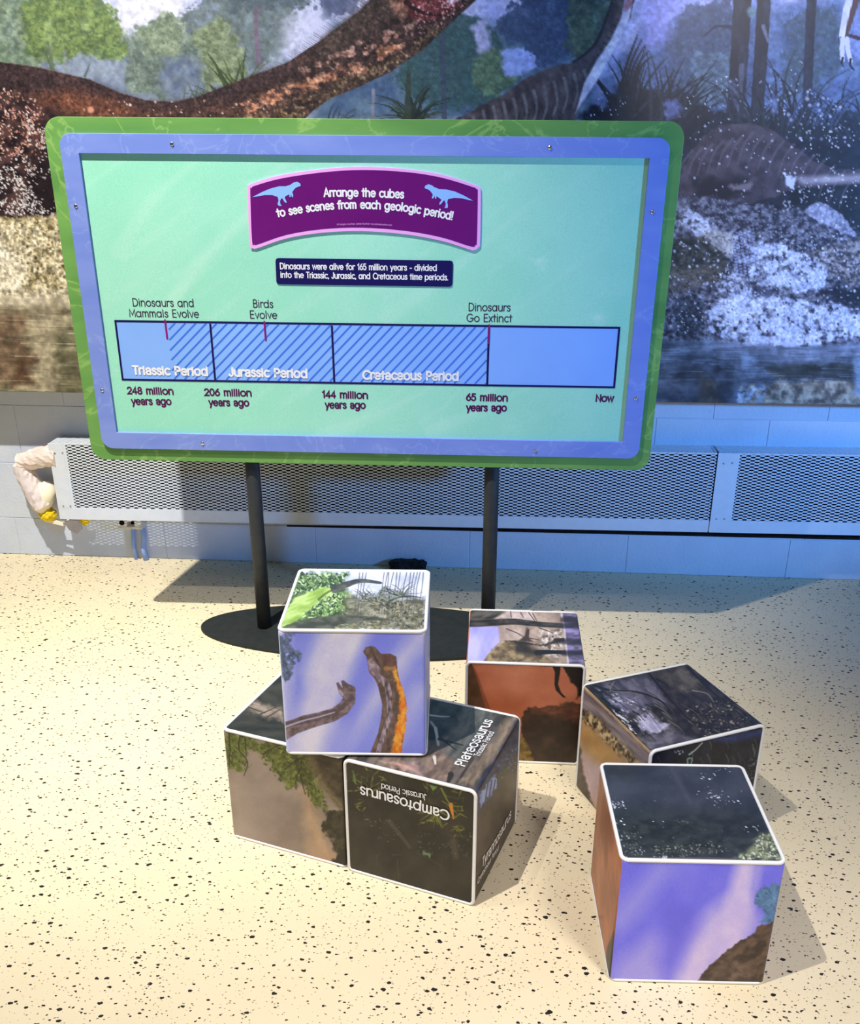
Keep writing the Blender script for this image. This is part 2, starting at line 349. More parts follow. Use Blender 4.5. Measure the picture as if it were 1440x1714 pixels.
# ================================================================== MURAL
YM = YW - .13
def mural_grid():
    xs = np.arange(-2.25, 1.78, .0034); nz_ = int((2.25 - .667) / .0034)
    X, T = np.meshgrid(xs, np.linspace(0, 1, nz_))
    pa, pb = at_y(0, 655, YM), at_y(1440, 678, YM); zb = pa[2] + (pb[2] - pa[2]) * (X - pa[0]) / (pb[0] - pa[0])
    return np.stack([X, np.full_like(X, YM), 2.25 + (zb - 2.25) * T], -1)
MP = mural_grid()
M = Ink(MP, tx((168, 176, 212), (206, 206, 226), 120, 90, 4, 5))
def paint_mural(M):
    R = M.rnd
    # sky
    M.poly([(780, -200), (1700, -200), (1700, 260), (780, 260)], tx((160, 168, 222), (206, 202, 236), 90, 80, 4, 11), 60)
    M.poly([(200, -150), (330, -150), (300, 30), (210, 30)], (226, 224, 236), 60)
    # hazy far trees
    def tree(pts, cols, warp=(12, 15), n=260, r=(3, 9), seed=3, a=.75):
        cols = [tuple(np.array(c) * .74 + np.array((150, 156, 160)) * .08) for c in cols]
        P_ = np.array(pts, float); cen = P_.mean(0); big = cen + (P_ - cen) * 1.1
        M.poly(pts, tx(tuple(np.array(cols[0]) * .82), tuple(np.clip(np.array(cols[1]) * 1.12, 0, 255)), 13, 11, 5, seed, .38, .62), 5, warp, .85, seed); M.poly(pts, tx(tuple(np.array(cols[0]) * .85), cols[1], 8, 7, 4, seed + 2, .36, .64), 3, warp, .85, seed + 5, nz=(20, .30, .46, seed + 9))
        lo_, hi_ = P_[:, 1].min(), P_[:, 1].max()
        M.scatter(big, n, 1.6, 4.6, cols, 1, None, .34, 1.3, .8); M.scatter(pts, n * 2, 1, 2.8, cols + [tuple(np.clip(np.array(cols[1]) * 1.12, 0, 255)), tuple(np.array(cols[0]) * .8)], .7, None, .5, 1.3, .7)
        M.scatter(big, n, .8, 2.2, [tuple(np.array(cols[0]) * .62), tuple(np.array(cols[0]) * .78)], .7, None, .55, 1.3, .5, fade=lambda u, v: 1.0 if fbm(np.array(u / 12), np.array(v / 12), 3, seed) > .5 else .08)
    M.poly([(-200, 60), (480, 60), (480, 180), (-200, 180)], tx((112, 124, 146), (150, 160, 176), 40, 34, 4, 2), 30)
    tree([(-200, -80), (60, -60), (75, 40), (60, 110), (-200, 130)], [(128, 158, 128), (160, 180, 150), (110, 140, 118)], seed=4)
    tree([(300, 30), (360, -10), (480, -20), (500, 60), (440, 110), (330, 110)], [(140, 156, 150), (122, 138, 148), (162, 176, 160)], seed=9)
    tree([(215, 60), (270, 35), (330, 60), (345, 130), (280, 165), (215, 150)], [(126, 146, 136), (150, 168, 146), (104, 122, 130)], seed=5)
    tree([(230, 55), (280, 20), (310, 40), (300, 90), (250, 90)], [(150, 172, 140), (176, 190, 156)], n=90, seed=6)
    tree([(40, 20), (60, -60), (140, -80), (170, -10), (205, 50), (205, 100), (140, 90), (80, 110), (45, 80)], [(112, 142, 86), (150, 176, 96), (84, 114, 78), (170, 190, 118)], n=420, seed=7)
    M.scatter([(80, 30), (150, 0), (200, 60), (195, 95), (90, 75)], 260, 1.2, 3.4, [(150, 168, 104), (132, 156, 88), (116, 142, 84)], .7, None, .6)
    tree([(325, 60), (370, 30), (400, 70), (410, 130), (345, 150)], [(146, 162, 118), (170, 184, 140), (120, 140, 108)], n=140, seed=8)
    tree([(395, -40), (520, -60), (520, 12), (440, 16), (380, 20)], [(116, 132, 142), (96, 112, 124), (140, 156, 150)], n=160, seed=12)
    M.poly([(270, 100), (330, 95), (345, 150), (290, 170), (265, 150)], tx((92, 104, 134), (120, 130, 152), 14), 16, (8, 14), .8)
    M.line([(428, 14), (430, 60), (434, 110)], 7, 8, (112, 96, 116), .9)
    M.line([(430, 24), (444, 10)], 3, 2, (112, 96, 116), .8)
    M.line([(80, 70), (90, 120)], 4, 5, (90, 98, 84), .8); M.line([(108, 85), (110, 120)], 5, 5, (130, 136, 140), .7)
    M.blades(398, 165, 13, 50, 92, 50, 130, 5, [(70, 84, 44), (84, 96, 58), (58, 70, 48)], .15, 14)
    M.blades(370, 170, 10, 30, 60, 120, 165, 4, [(60, 70, 50), (80, 88, 70)], .1, 10)
    M.blades(330, 168, 12, 20, 36, 60, 150, 3, [(82, 92, 84), (96, 104, 90)], .1, 30)
    M.line([(142, 128), (150, 108)], 4, 1.5, (70, 84, 66), .8); M.line([(86, 116), (78, 92)], 4, 1.5, (74, 88, 70), .8)
    # left of neck, foliage and fringe
    tree([(520, -40), (610, -40), (590, 20), (545, 30)], [(110, 120, 160), (86, 98, 140)], n=60, seed=13)
    M.poly([(480, 30), (540, 20), (560, 60), (500, 100), (470, 90)], (206, 206, 232), 24, None, .8)
    # trees right of the neck
    M.poly([(560, 40), (1000, 40), (1000, 205), (520, 205)], tx((72, 92, 122), (98, 120, 140), 36, 30, 4, 14), 26)
    tree([(690, 60), (740, 10), (800, 30), (835, 60), (870, 130), (810, 190), (700, 170), (660, 130)], [(78, 116, 118), (60, 96, 104), (100, 140, 122), (86, 128, 104)], n=380, seed=15)
    tree([(800, 90), (840, 80), (868, 125), (830, 165), (795, 150)], [(96, 132, 104), (116, 148, 112)], n=80, seed=16)
    M.poly([(790, 40), (815, 30), (825, 75), (800, 90)], (176, 174, 214), 10, (6, 12), .9)
    M.poly([(835, 84), (880, 80), (915, 104), (880, 124), (850, 126)], (150, 166, 226), 6, (5, 12), .95)
    M.line([(740, 62), (742, 120), (744, 196)], 8, 9, (64, 74, 92), .9)
    tree([(830, 45), (862, 10), (900, -40), (1000, -40), (985, 60), (950, 105), (905, 110), (880, 78), (840, 60)], [(84, 108, 150), (66, 86, 128), (108, 134, 166)], n=300, seed=17)
    tree([(950, 20), (985, -40), (1050, -40), (1030, 60), (985, 105), (955, 100)], [(90, 112, 96), (116, 136, 104), (70, 92, 100)], n=160, seed=18)
    M.blades(692, 206, 34, 40, 84, 20, 165, 4.5, [(44, 54, 48), (58, 70, 56), (36, 42, 44)], .35, 10)
    M.line([(682, 205), (684, 120)], 12, 7, (56, 66, 56), .9)
    M.line([(625, 150), (624, 200)], 5, 6, (150, 140, 150), .7)
    M.blades(560, 210, 10, 20, 50, 20, 80, 3, [(40, 46, 60), (60, 70, 80)], .3, 14)
    # right hand forest
    M.poly([(1070, 40), (1500, -20), (1500, 300), (1000, 300), (1000, 150)], tx((74, 92, 132), (104, 126, 166), 34, 30, 4, 19), 24, (10, 20))
    tree([(1120, 40), (1160, 10), (1220, 0), (1250, 60), (1230, 160), (1120, 150)], [(92, 114, 150), (74, 92, 132), (118, 142, 170)], n=240, seed=20)
    tree([(1320, 30), (1400, 10), (1420, 70), (1380, 150), (1310, 160)], [(96, 126, 146), (78, 100, 134), (120, 152, 158)], n=170, seed=21)
    tree([(1160, 95), (1230, 90), (1235, 170), (1160, 190)], [(100, 124, 156), (118, 146, 168)], n=110, seed=22)
    M.poly([(1100, -60), (1160, -60), (1120, 60), (1098, 80), (1072, 80), (1075, 0)], (150, 152, 220), 26, None, .9)
    M.poly([(1405, 20), (1440, 10), (1520, 20), (1520, 110), (1420, 100)], (146, 158, 216), 20, (8, 16), .7)
    for x, w in ((1246, 32), (1282, 24), (1362, 17)):
        M.line([(x, -60), (x - 6, 60), (x - 16 if x < 1300 else x - 12, 210)], w, w * .9, tx((24, 27, 40), (46, 50, 66), 8, 40, 4, x))
    M.line([(1226, 46), (1200, 44), (1180, 60)], 7, 3, (34, 38, 60)); M.line([(1242, 110), (1238, 190)], 9, 6, (110, 112, 132), .6)
    M.dab(1258, 20, 8, 10, (110, 140, 150), 0, .9); M.line([(1278, 44), (1286, 70)], 7, 4, (130, 128, 150), .8); M.line([(1224, 140), (1250, 200)], 14, 18, (92, 98, 124), .7)
    # dark undergrowth
    M.poly([(980, 190), (1040, 150), (1140, 160), (1240, 200), (1440, 190), (1600, 190), (1600, 340), (960, 340)], tx((14, 18, 30), (30, 36, 54), 16, 12, 4, 23), 14, (12, 18))
    dk = [(20, 26, 36), (28, 35, 44), (40, 49, 58)]
    M.blades(1062, 215, 26, 70, 160, 35, 125, 7, dk, .15, 20)
    M.blades(1110, 225, 22, 70, 150, 40, 100, 7, dk, .15, 20)
    for x in range(1030, 1060, 6): M.line([(x, 210), (x + 16, 120), (x + 38, 58 + (x % 5) * 9)], 8, 2, dk[x % 3])
    M.blades(1150, 240, 26, 60, 140, 30, 130, 5, dk, .4, 30)
    M.blades(1260, 230, 26, 60, 130, 25, 155, 6, dk, .45, 40)
    M.blades(1330, 230, 30, 60, 170, 40, 110, 5, dk, .3, 40)
    M.blades(1420, 230, 26, 60, 120, 60, 165, 5, dk, .5, 50)
    M.poly([(1112, 175), (1138, 160), (1140, 195), (1115, 200)], (128, 136, 196), 7, (5, 9), .6)
    M.poly([(1290, 165), (1302, 160), (1302, 190), (1292, 190)], (128, 142, 196), 5, None, .7)
    for i in range(16):
        x = 1340 + R.rand() * 90
        M.line([(x - 30, 210), (x, 150 + R.rand() * 20), (x + 40, 120 + R.rand() * 30)], 2, 1, (96, 116, 170), .5)
    # striped long-necked animal
    b1 = [(748, 208), (800, 180), (840, 160), (885, 128), (925, 112), (962, 104), (990, 78), (1012, 44), (1035, -10), (1064, -10), (1056, 30), (1030, 70), (1002, 130), (975, 160), (962, 210)]
    M.poly(b1, tx((58, 50, 56), (94, 84, 88), 16, 30, 4, 24), 1.5, (1.5, 8))
    for x in range(775, 985, 17):
        t = (x - 775) / 210.; y0 = 190 - 85 * t; M.line([(x, y0 + 10), (x + 5, y0 + 40), (x - 2, y0 + 66)], 6, 3, tx((104, 102, 108), (130, 130, 132), 6), .65)
    for i in range(9): M.line([(1000 + i * 5.5, 92 - i * 10), (1012 + i * 5, 98 - i * 10)], 3, 2, (38, 32, 36), .6)
    M.poly([(1060, -10), (1054, 32), (1030, 80), (1000, 135), (972, 175), (964, 190), (978, 140), (1000, 100), (1022, 68), (1040, 30), (1048, -10)], tx((196, 192, 220), (226, 222, 240), 20), 3)
    M.line([(960, 104), (985, 86), (1004, 60), (1030, -10)], 5, 5, (46, 40, 48), .8)
    M.dab(1052, 6, 6, 14, (150, 70, 90), .4, .7)
    # big animal: body and neck
    neck = [(-260, 70), (0, 104), (60, 112), (150, 133), (200, 155), (245, 168), (290, 171), (330, 162), (400, 135), (480, 105), (540, 65), (600, 20), (625, -5), (640, -60), (830, -60),
            (800, -2), (745, 48), (710, 82), (655, 120), (600, 146), (553, 165), (525, 185), (505, 204), (505, 380), (-260, 380)]
    for i in range(190):                                     # bristles along the back
        t = R.rand(); p = catmull([(430, 122), (480, 105), (540, 65), (600, 20), (625, -5), (640, -30)], 20)[int(t * 99)]
        l = 8 + 26 * min(1, t * 1.6) * R.uniform(.6, 1)
        M.line([p + np.array([2, 4]), p + np.array([-l * .75, -l * .35])], 1.6, .6, (110, 104, 116), .55)
    M.poly(neck, tx((46, 33, 33), (74, 54, 50), 9, 9, 4, 26, .35, .65), 1.4)
    M.poly([(-260, 76), (0, 108), (60, 116), (150, 137), (245, 171), (330, 165), (480, 108), (500, 118), (400, 160), (300, 186), (180, 175), (90, 150), (-260, 130)], tx((44, 32, 36), (72, 54, 56), 7, 6, 4, 27), 16, None, .75)
    M.poly([(60, 160), (120, 150), (210, 172), (240, 195), (170, 200), (80, 210), (50, 200)], tx((106, 62, 48), (150, 92, 66), 18, 14, 4, 28), 26, None, .7)
    M.poly([(240, 180), (400, 170), (480, 150), (480, 200), (240, 200)], tx((66, 46, 46), (104, 72, 62), 8), 16, None, .7)
    M.poly([(390, 178), (460, 150), (520, 132), (610, 100), (660, 66), (690, 40), (680, 78), (620, 118), (560, 138), (480, 172), (410, 198)], tx((160, 102, 74), (214, 156, 124), 12, 8, 4, 29), 8, (6, 12), .9, nz=((13, 9), .47, .60, 30))
    M.poly([(500, 115), (600, 60), (700, 30), (690, 60), (610, 100), (520, 130)], tx((170, 120, 104), (206, 166, 150), 10), 8, (5, 9), .7, nz=((12, 9), .52, .62, 33))
    M.poly([(400, 198), (470, 172), (560, 138), (650, 100), (730, 40), (745, 48), (655, 120), (553, 165), (505, 204)], tx((96, 74, 56), (170, 146, 106), 4, 4, 3, 31, .4, .7), 7, None, .7, nz=(5, .42, .6, 32))
    M.poly([(395, 190), (470, 160), (560, 128), (650, 84), (660, 96), (570, 140), (480, 172), (400, 200)], (40, 28, 28), 10, (4, 9), .55, nz=((16, 7), .48, .6, 36))
    M.poly([(540, 62), (600, 18), (625, -5), (640, -60), (700, -60), (660, 30), (600, 70), (520, 110)], tx((56, 44, 42), (84, 68, 60), 5, 5, 3, 34), 10, None, .8)
    M.poly([(640, -60), (700, -60), (690, 10), (672, 34), (655, 10)], tx((140, 96, 78), (182, 132, 108), 9), 9, (4, 9), .8)
    M.poly([(672, -60), (780, -60), (770, 5), (730, 36), (690, 30), (676, 10)], tx((86, 34, 38), (138, 64, 66), 9, 9, 4, 35), 8, (4, 9), .9)
    M.line([(680, 4), (705, 20), (740, 26)], 9, 4, (34, 18, 22), .9)
    M.poly([(748, 10), (800, -20), (830, -60), (800, -60), (760, -30)], tx((214, 178, 190), (240, 220, 228), 8), 5, (3, 7), .95)
    M.scatter([(690, 5), (790, -5), (740, 44), (700, 60)], 130, 1, 2.6, [(206, 160, 160), (180, 120, 120)], 1, None, .8)
    M.grain(neck, 3.0, .6); M.grain(neck, 9, .25, seed=95)
    # left body falling into dark, spray
    M.poly([(-260, 150), (40, 170), (120, 190), (170, 240), (180, 360), (-260, 360)], tx((30, 20, 26), (84, 58, 56), 14, 14, 4, 37, .35, .68), 30)
    M.poly([(60, 255), (160, 250), (180, 365), (40, 365)], (26, 18, 24), 26, (8, 14), .8)
    for cols, pts, n in (([(206, 150, 132), (226, 178, 160), (180, 122, 104)], [(0, 150), (62, 158), (80, 200), (70, 262), (0, 260)], 330),
                         ([(238, 226, 226), (226, 204, 200), (250, 246, 246)], [(-60, 120), (16, 150), (60, 160), (74, 220), (40, 360), (-60, 360)], 420),
                         ([(240, 236, 238), (216, 208, 212)], [(-60, 240), (40, 270), (60, 330), (96, 362), (-60, 380)], 420),
                         ([(230, 220, 220), (196, 186, 190)], [(40, 190), (100, 220), (130, 340), (150, 362), (40, 362)], 240)):
        M.scatter(pts, int(n * 1.7), .6, 2.9, cols, .7, None, .95, 2.6, fade=lambda u, v: 1.0 if fbm(np.array(u / 16), np.array(v / 16), 3, 77) > .485 else .15)
    M.scatter([(120, 170), (400, 165), (470, 185), (420, 200), (130, 200)], 40, 1, 3, [(226, 176, 150), (240, 214, 200)], 1, None, .9, 2)
    M.dab(152, 184, 6, 6, (224, 156, 128), 0, .9)
    # cream spray and calm water below
    M.poly([(-260, 366), (40, 362), (200, 362), (200, 500), (-260, 500)], tx((132, 118, 84), (216, 202, 168), 12, 15, 5, 38, .34, .62), 6, (8, 12))
    M.poly([(-260, 400), (60, 420), (30, 500), (-260, 500)], (240, 228, 204), 26, (10, 20), .85)
    M.scatter([(20, 365), (160, 365), (170, 490), (40, 490)], 700, 1, 3.6, [(238, 228, 204), (92, 80, 54), (196, 182, 142), (118, 104, 74)], 1, None, .9, 2)
    for i in range(26):
        x = R.uniform(-40, 150); M.line([(x, 372 + R.rand() * 20), (x + R.uniform(-6, 6), 400), (x + R.uniform(-10, 10), 430 + R.rand() * 50)], 4, 1, (240, 230, 208), .6)
    M.poly([(-260, 490), (260, 488), (260, 720), (-260, 720)], tx((120, 112, 88), (188, 178, 150), 44, 9, 5, 39), 10)
    M.poly([(-260, 488), (260, 484), (260, 512), (-260, 515)], tx((196, 184, 158), (226, 214, 192), 50, 5), 14, None, .8)
    M.poly([(-200, 520), (46, 524), (44, 570), (62, 640), (-200, 660)], tx((98, 76, 60), (138, 112, 90), 26, 7, 4, 40), 22, (8, 16), .85)
    M.poly([(50, 520), (96, 520), (92, 600), (104, 655), (70, 655), (56, 600)], (186, 172, 146), 20, (6, 14), .7)
    M.poly([(92, 560), (260, 540), (260, 700), (96, 700)], tx((84, 82, 62), (128, 122, 94), 40, 8, 4, 41), 24, None, .8)
    M.poly([(30, 600), (64, 594), (62, 606), (40, 616), (52, 640), (20, 650)], (90, 62, 46), 10, (5, 9), .7)
    for i in range(110):
        x, y = R.uniform(-60, 150), R.uniform(500, 655); l = R.uniform(12, 50); M.line([(x, y), (x + l, y + 1)], 1.6, 1, [(210, 200, 176), (96, 90, 70), (170, 160, 134)][i % 3], .5)
    # right: wading animal's hump
    M.poly([(960, 270), (1700, 270), (1700, 480), (960, 480)], tx((14, 16, 24), (36, 38, 48), 18, 12, 4, 42), 18)
    hump = [(1090, 420), (1120, 330), (1150, 268), (1175, 230), (1205, 210), (1250, 206), (1290, 216), (1325, 240), (1360, 268), (1400, 282), (1450, 284), (1600, 280), (1600, 312), (1440, 308), (1390, 312), (1330, 316), (1290, 332), (1220, 350), (1160, 350)]
    M.poly(hump, tx((54, 48, 58), (82, 73, 84), 14, 12, 4, 43), 3, (2, 10))
    for i in range(17):
        x = 1135 + i * 17; y = 222 + abs(i - 6) * 5 + (i > 10) * (i - 10) * 4
        M.line([(x + 24, y), (x + 8, y + 22), (x - 2, y + 52)], 5, 2, (106, 98, 108), .6)
    M.poly([(1160, 300), (1255, 296), (1250, 325), (1165, 345)], (24, 22, 30), 16, (5, 10), .8)
    M.poly([(1220, 310), (1260, 304), (1258, 320), (1226, 318)], (140, 128, 136), 5, (3, 8), .8)
    M.poly([(1330, 296), (1440, 292), (1600, 288), (1600, 306), (1440, 304), (1345, 310)], tx((178, 172, 186), (206, 200, 210), 20), 9, None, .75)
    # scaly back and foam
    croc = [(1090, 350), (1130, 330), (1200, 330), (1260, 342), (1340, 352), (1400, 366), (1440, 392), (1600, 420), (1600, 620), (1090, 620)]
    M.poly(croc, tx((44, 44, 58), (128, 130, 148), 6, 5, 4, 44, .34, .66), 5, (6, 10))
    M.poly([(1346, 352), (1368, 338), (1392, 346), (1420, 372), (1436, 398), (1400, 384), (1360, 366)], tx((120, 124, 152), (172, 178, 206), 7), 3, (3, 8))
    M.poly([(1180, 374), (1236, 396), (1224, 432), (1200, 420), (1160, 390)], tx((146, 144, 150), (186, 184, 188), 9), 4, (3, 8), .95)
    M.poly([(1150, 352), (1190, 366), (1204, 384), (1166, 392), (1136, 376)], tx((180, 190, 224), (210, 216, 240), 8), 5, (6, 9), .9, nz=(7, .35, .5, 60))
    for i in range(6):
        for j in range(15): M.dab(1226 + i * 7 + j * .6, 388 + j * 5 + (i % 2) * 2, 3, 1.8, (156, 164, 206), 0, .8)
    M.poly([(1120, 400), (1180, 396), (1216, 430), (1216, 460), (1120, 470)], tx((28, 30, 30), (76, 78, 70), 7, 6, 4, 45), 8, (5, 9), .85)
    M.poly([(1112, 452), (1200, 446), (1210, 470), (1112, 500)], tx((78, 72, 66), (120, 114, 110), 14, 5, 4, 46), 10, (5, 9), .7)
    foam = tx((186, 198, 240), (226, 232, 252), 8, 7, 4, 47)
    M.poly([(1262, 410), (1310, 408), (1352, 428), (1392, 440), (1384, 480), (1350, 496), (1290, 480), (1258, 462), (1250, 440)], foam, 6, (9, 14), .95, nz=(9, .3, .48, 48))
    M.poly([(1180, 520), (1220, 490), (1290, 492), (1340, 500), (1390, 510), (1440, 528), (1600, 520), (1600, 570), (1440, 572), (1340, 584), (1250, 580), (1186, 556)], foam, 6, (10, 15), .97, nz=(10, .28, .48, 49))
    M.poly([(1216, 456), (1270, 470), (1310, 492), (1280, 520), (1220, 510), (1200, 480)], foam, 8, (8, 10), .7, nz=(6, .44, .56, 50))
    M.poly([(1376, 486), (1440, 480), (1600, 470), (1600, 500), (1400, 512)], (24, 22, 32), 10, (7, 10), .85)
    M.poly([(1250, 470), (1300, 486), (1290, 500), (1262, 496)], (44, 44, 62), 7, (6, 8), .7); M.poly([(1130, 500), (1180, 500), (1170, 560), (1130, 560)], tx((34, 38, 48), (84, 92, 110), 6), 8, (6, 9), .8)
    M.poly([(1352, 420), (1440, 400), (1600, 420), (1600, 480), (1410, 476)], tx((60, 56, 62), (168, 162, 166), 6, 4, 4, 51, .35, .65, .5), 8, (5, 8), .85)
    M.scatter([(1120, 400), (1440, 380), (1440, 560), (1120, 560)], 900, .8, 3, [(206, 214, 244), (170, 180, 220), (40, 40, 54), (226, 232, 250)], 1, None, .8, 2)
    M.scatter([(1160, 330), (1330, 345), (1400, 400), (1250, 420), (1130, 372)], 380, .8, 2.4, [(170, 172, 190), (46, 44, 58), (150, 150, 168)], .6, .5, .7, 2)
    # flying drops over the dark
    M.scatter([(1180, 110), (1340, 100), (1470, 200), (1470, 330), (1150, 330), (1130, 200)], 260, .7, 2.4, [(220, 224, 244), (186, 194, 226)], 1, None, .9, 4)
    M.scatter([(1270, 130), (1400, 150), (1440, 240), (1300, 230)], 60, 1.4, 4, [(214, 220, 244), (160, 170, 206)], 1, None, .75, 2)
    M.scatter([(1330, 220), (1470, 200), (1470, 420), (1300, 330)], 240, .7, 2.2, [(206, 208, 226), (232, 234, 246)], 1, None, .9, 3)
    M.scatter([(990, 150), (1050, 160), (1060, 200), (985, 200)], 30, .7, 1.8, [(200, 206, 230)], 1, None, .9, 2)
    M.poly([(1316, 290), (1332, 300), (1330, 318), (1316, 312)], (206, 214, 244), 3, (3, 6)); M.scatter([(1340, 312), (1356, 312), (1356, 340), (1340, 340)], 14, 1, 3, [(190, 196, 214)], 1, None, .8); M.scatter([(1308, 334), (1326, 334), (1324, 354), (1310, 354)], 20, 1, 3, [(190, 196, 214)], 1, None, .8)
    # calm water on the right
    M.poly([(1040, 566), (1180, 570), (1260, 586), (1440, 574), (1700, 574), (1700, 740), (1040, 740)], tx((66, 76, 92), (116, 128, 150), 50, 9, 5, 52), 8)
    M.poly([(1180, 566), (1330, 586), (1440, 574), (1600, 574), (1600, 596), (1300, 606), (1170, 590)], tx((116, 128, 154), (150, 160, 186), 40, 6), 9, None, .8)
    M.poly([(1130, 610), (1230, 612), (1230, 690), (1120, 690)], tx((44, 48, 58), (86, 94, 112), 18, 14, 4, 53), 18, (7, 14), .8)
    M.poly([(1170, 620), (1200, 640), (1216, 690), (1170, 690)], tx((66, 62, 60), (96, 90, 86), 10), 12, (6, 10), .85)
    M.poly([(1280, 612), (1440, 606), (1600, 600), (1600, 640), (1300, 638)], tx((46, 48, 46), (78, 78, 72), 40, 8, 4, 54), 12, (5, 12), .85)
    M.poly([(1238, 652), (1290, 640), (1370, 634), (1440, 640), (1600, 630), (1600, 700), (1230, 700)], tx((110, 100, 92), (206, 194, 176), 9, 8, 4, 55), 6, (6, 10), .95)
    M.poly([(1236, 655), (1280, 646), (1275, 690), (1232, 690)], tx((160, 186, 226), (206, 220, 240), 8), 6, (5, 8), .9, nz=(8, .35, .5, 61)); M.poly([(1430, 600), (1600, 600), (1600, 690), (1430, 660)], (150, 176, 214), 8, (4, 9), .7)
    M.poly([(1240, 590), (1262, 592), (1270, 618), (1244, 616)], (150, 172, 206), 9, None, .55)
    for i in range(150):
        x, y = R.uniform(1090, 1440), R.uniform(578, 640); l = R.uniform(14, 60); M.line([(x, y), (x + l, y)], 1.5, 1, [(150, 162, 190), (58, 64, 76), (120, 134, 160)][i % 3], .45)
    M.grain([(1090, 340), (1600, 350), (1600, 575), (1090, 575)], 3.4, .34, 8, 96); M.grain([(1090, 575), (1700, 575), (1700, 720), (1090, 720)], 12, .3, 8, 97)
    M.grain([(-260, 366), (200, 362), (200, 495), (-260, 500)], 4.2, .6, 8, 98); M.grain([(-260, 495), (260, 490), (260, 720), (-260, 720)], 9, .35, 8, 99)
    M.grain([(1000, -100), (1700, -100), (1700, 210), (1000, 210)], 6, .26, 20, 101); M.grain([(560, -100), (1000, -100), (1000, 205), (560, 205)], 6, .2, 20, 102); M.grain([(-200, -100), (560, -100), (500, 110), (300, 160), (-200, 100)], 7, .2, 20, 103)
    # clawed leg at the top right
    M.line([(1436, -30), (1420, 30), (1412, 66)], 26, 11, (92, 62, 62)); M.line([(1430, -30), (1416, 24), (1409, 66)], 14, 9, tx((206, 204, 226), (236, 234, 246), 6, 12))
    M.line([(1424, 60), (1460, 70)], 6, 8, (60, 44, 52)); M.dab(1408, 67, 5, 6, (40, 34, 48))
    for p in ([(1411, 66), (1410, 84), (1411, 100)], [(1418, 66), (1420, 84), (1424, 102)]): M.line(p, 9, 7, (218, 216, 236))
    for p in ([(1411, 98), (1409, 106), (1413, 112)], [(1424, 100), (1424, 110), (1430, 117)]): M.line(p, 5, 1.5, (16, 16, 24))
paint_mural(M)
mu = ink_mesh('wall_mural', MP, M, (.82, .82, .82), print_mat('mural_print', .42, .4))
sm = mu.modifiers.new('thickness', 'SOLIDIFY'); sm.thickness = .127; sm.offset = 0 - 1
tag(mu, 'large printed prehistoric lake mural with dinosaurs and splashing water on wall', 'mural')

# ================================================================== RADIATOR COVERS
rad_paint = mat('radiator_enamel', (.70, .75, .84, 1), (.74, .79, .87, 1), 30, .45)
rad_dark = mat('heater_inside', (.004, .004, .005, 1), (.007, .007, .008, 1), 40, .9, spec=.1)
YF = YW - .092
def slope(x): return .0086 * (x + .3)
def mesh_panel(name, x0, x1, t0, t1, pos, parent, pw=.0323, ph=.0118):
    """expanded-metal sheet of pierced diamonds; pos(x, t) -> point"""
    vts, fcs = [], []; lookup = {}
    def V(x, t):
        k = (round(x, 5), round(t, 5))
        if k not in lookup: lookup[k] = len(vts); vts.append(pos(min(max(x, x0), x1), min(max(t, t0), t1)))
        return lookup[k]
    nx = int((x1 - x0) / pw) + 2; nt = int((t1 - t0) / ph) + 2
    for j in range(2 * nt):
        for i in range(nx):
            cx = x0 + (i + (.5 if j % 2 else 0)) * pw; ct = t0 + j * ph / 2
            if cx - pw / 2 > x1 or ct - ph / 2 > t1: continue
            a, b = pw / 2, ph / 2
            Rr, T, Ll, B = V(cx + a, ct), V(cx, ct + b), V(cx - a, ct), V(cx, ct - b)
            hx, hm, hy = .0109, .0052, .0029
            r, tr, tl, l, bl, br = V(cx + hx, ct), V(cx + hm, ct + hy), V(cx - hm, ct + hy), V(cx - hx, ct), V(cx - hm, ct - hy), V(cx + hm, ct - hy)
            for f in ((Rr, T, tr, r), (T, tl, tr), (T, Ll, l, tl), (Ll, B, bl, l), (B, br, bl), (B, Rr, r, br)):
                g = []
                for q in f:
                    if q not in g: g.append(q)
                if len(g) >= 3: fcs.append(g)
    o = mesh_obj(name, vts, fcs, rad_paint, parent)
    md = o.modifiers.new('sheet', 'SOLIDIFY'); md.thickness = .0012; md.offset = 0
    return o
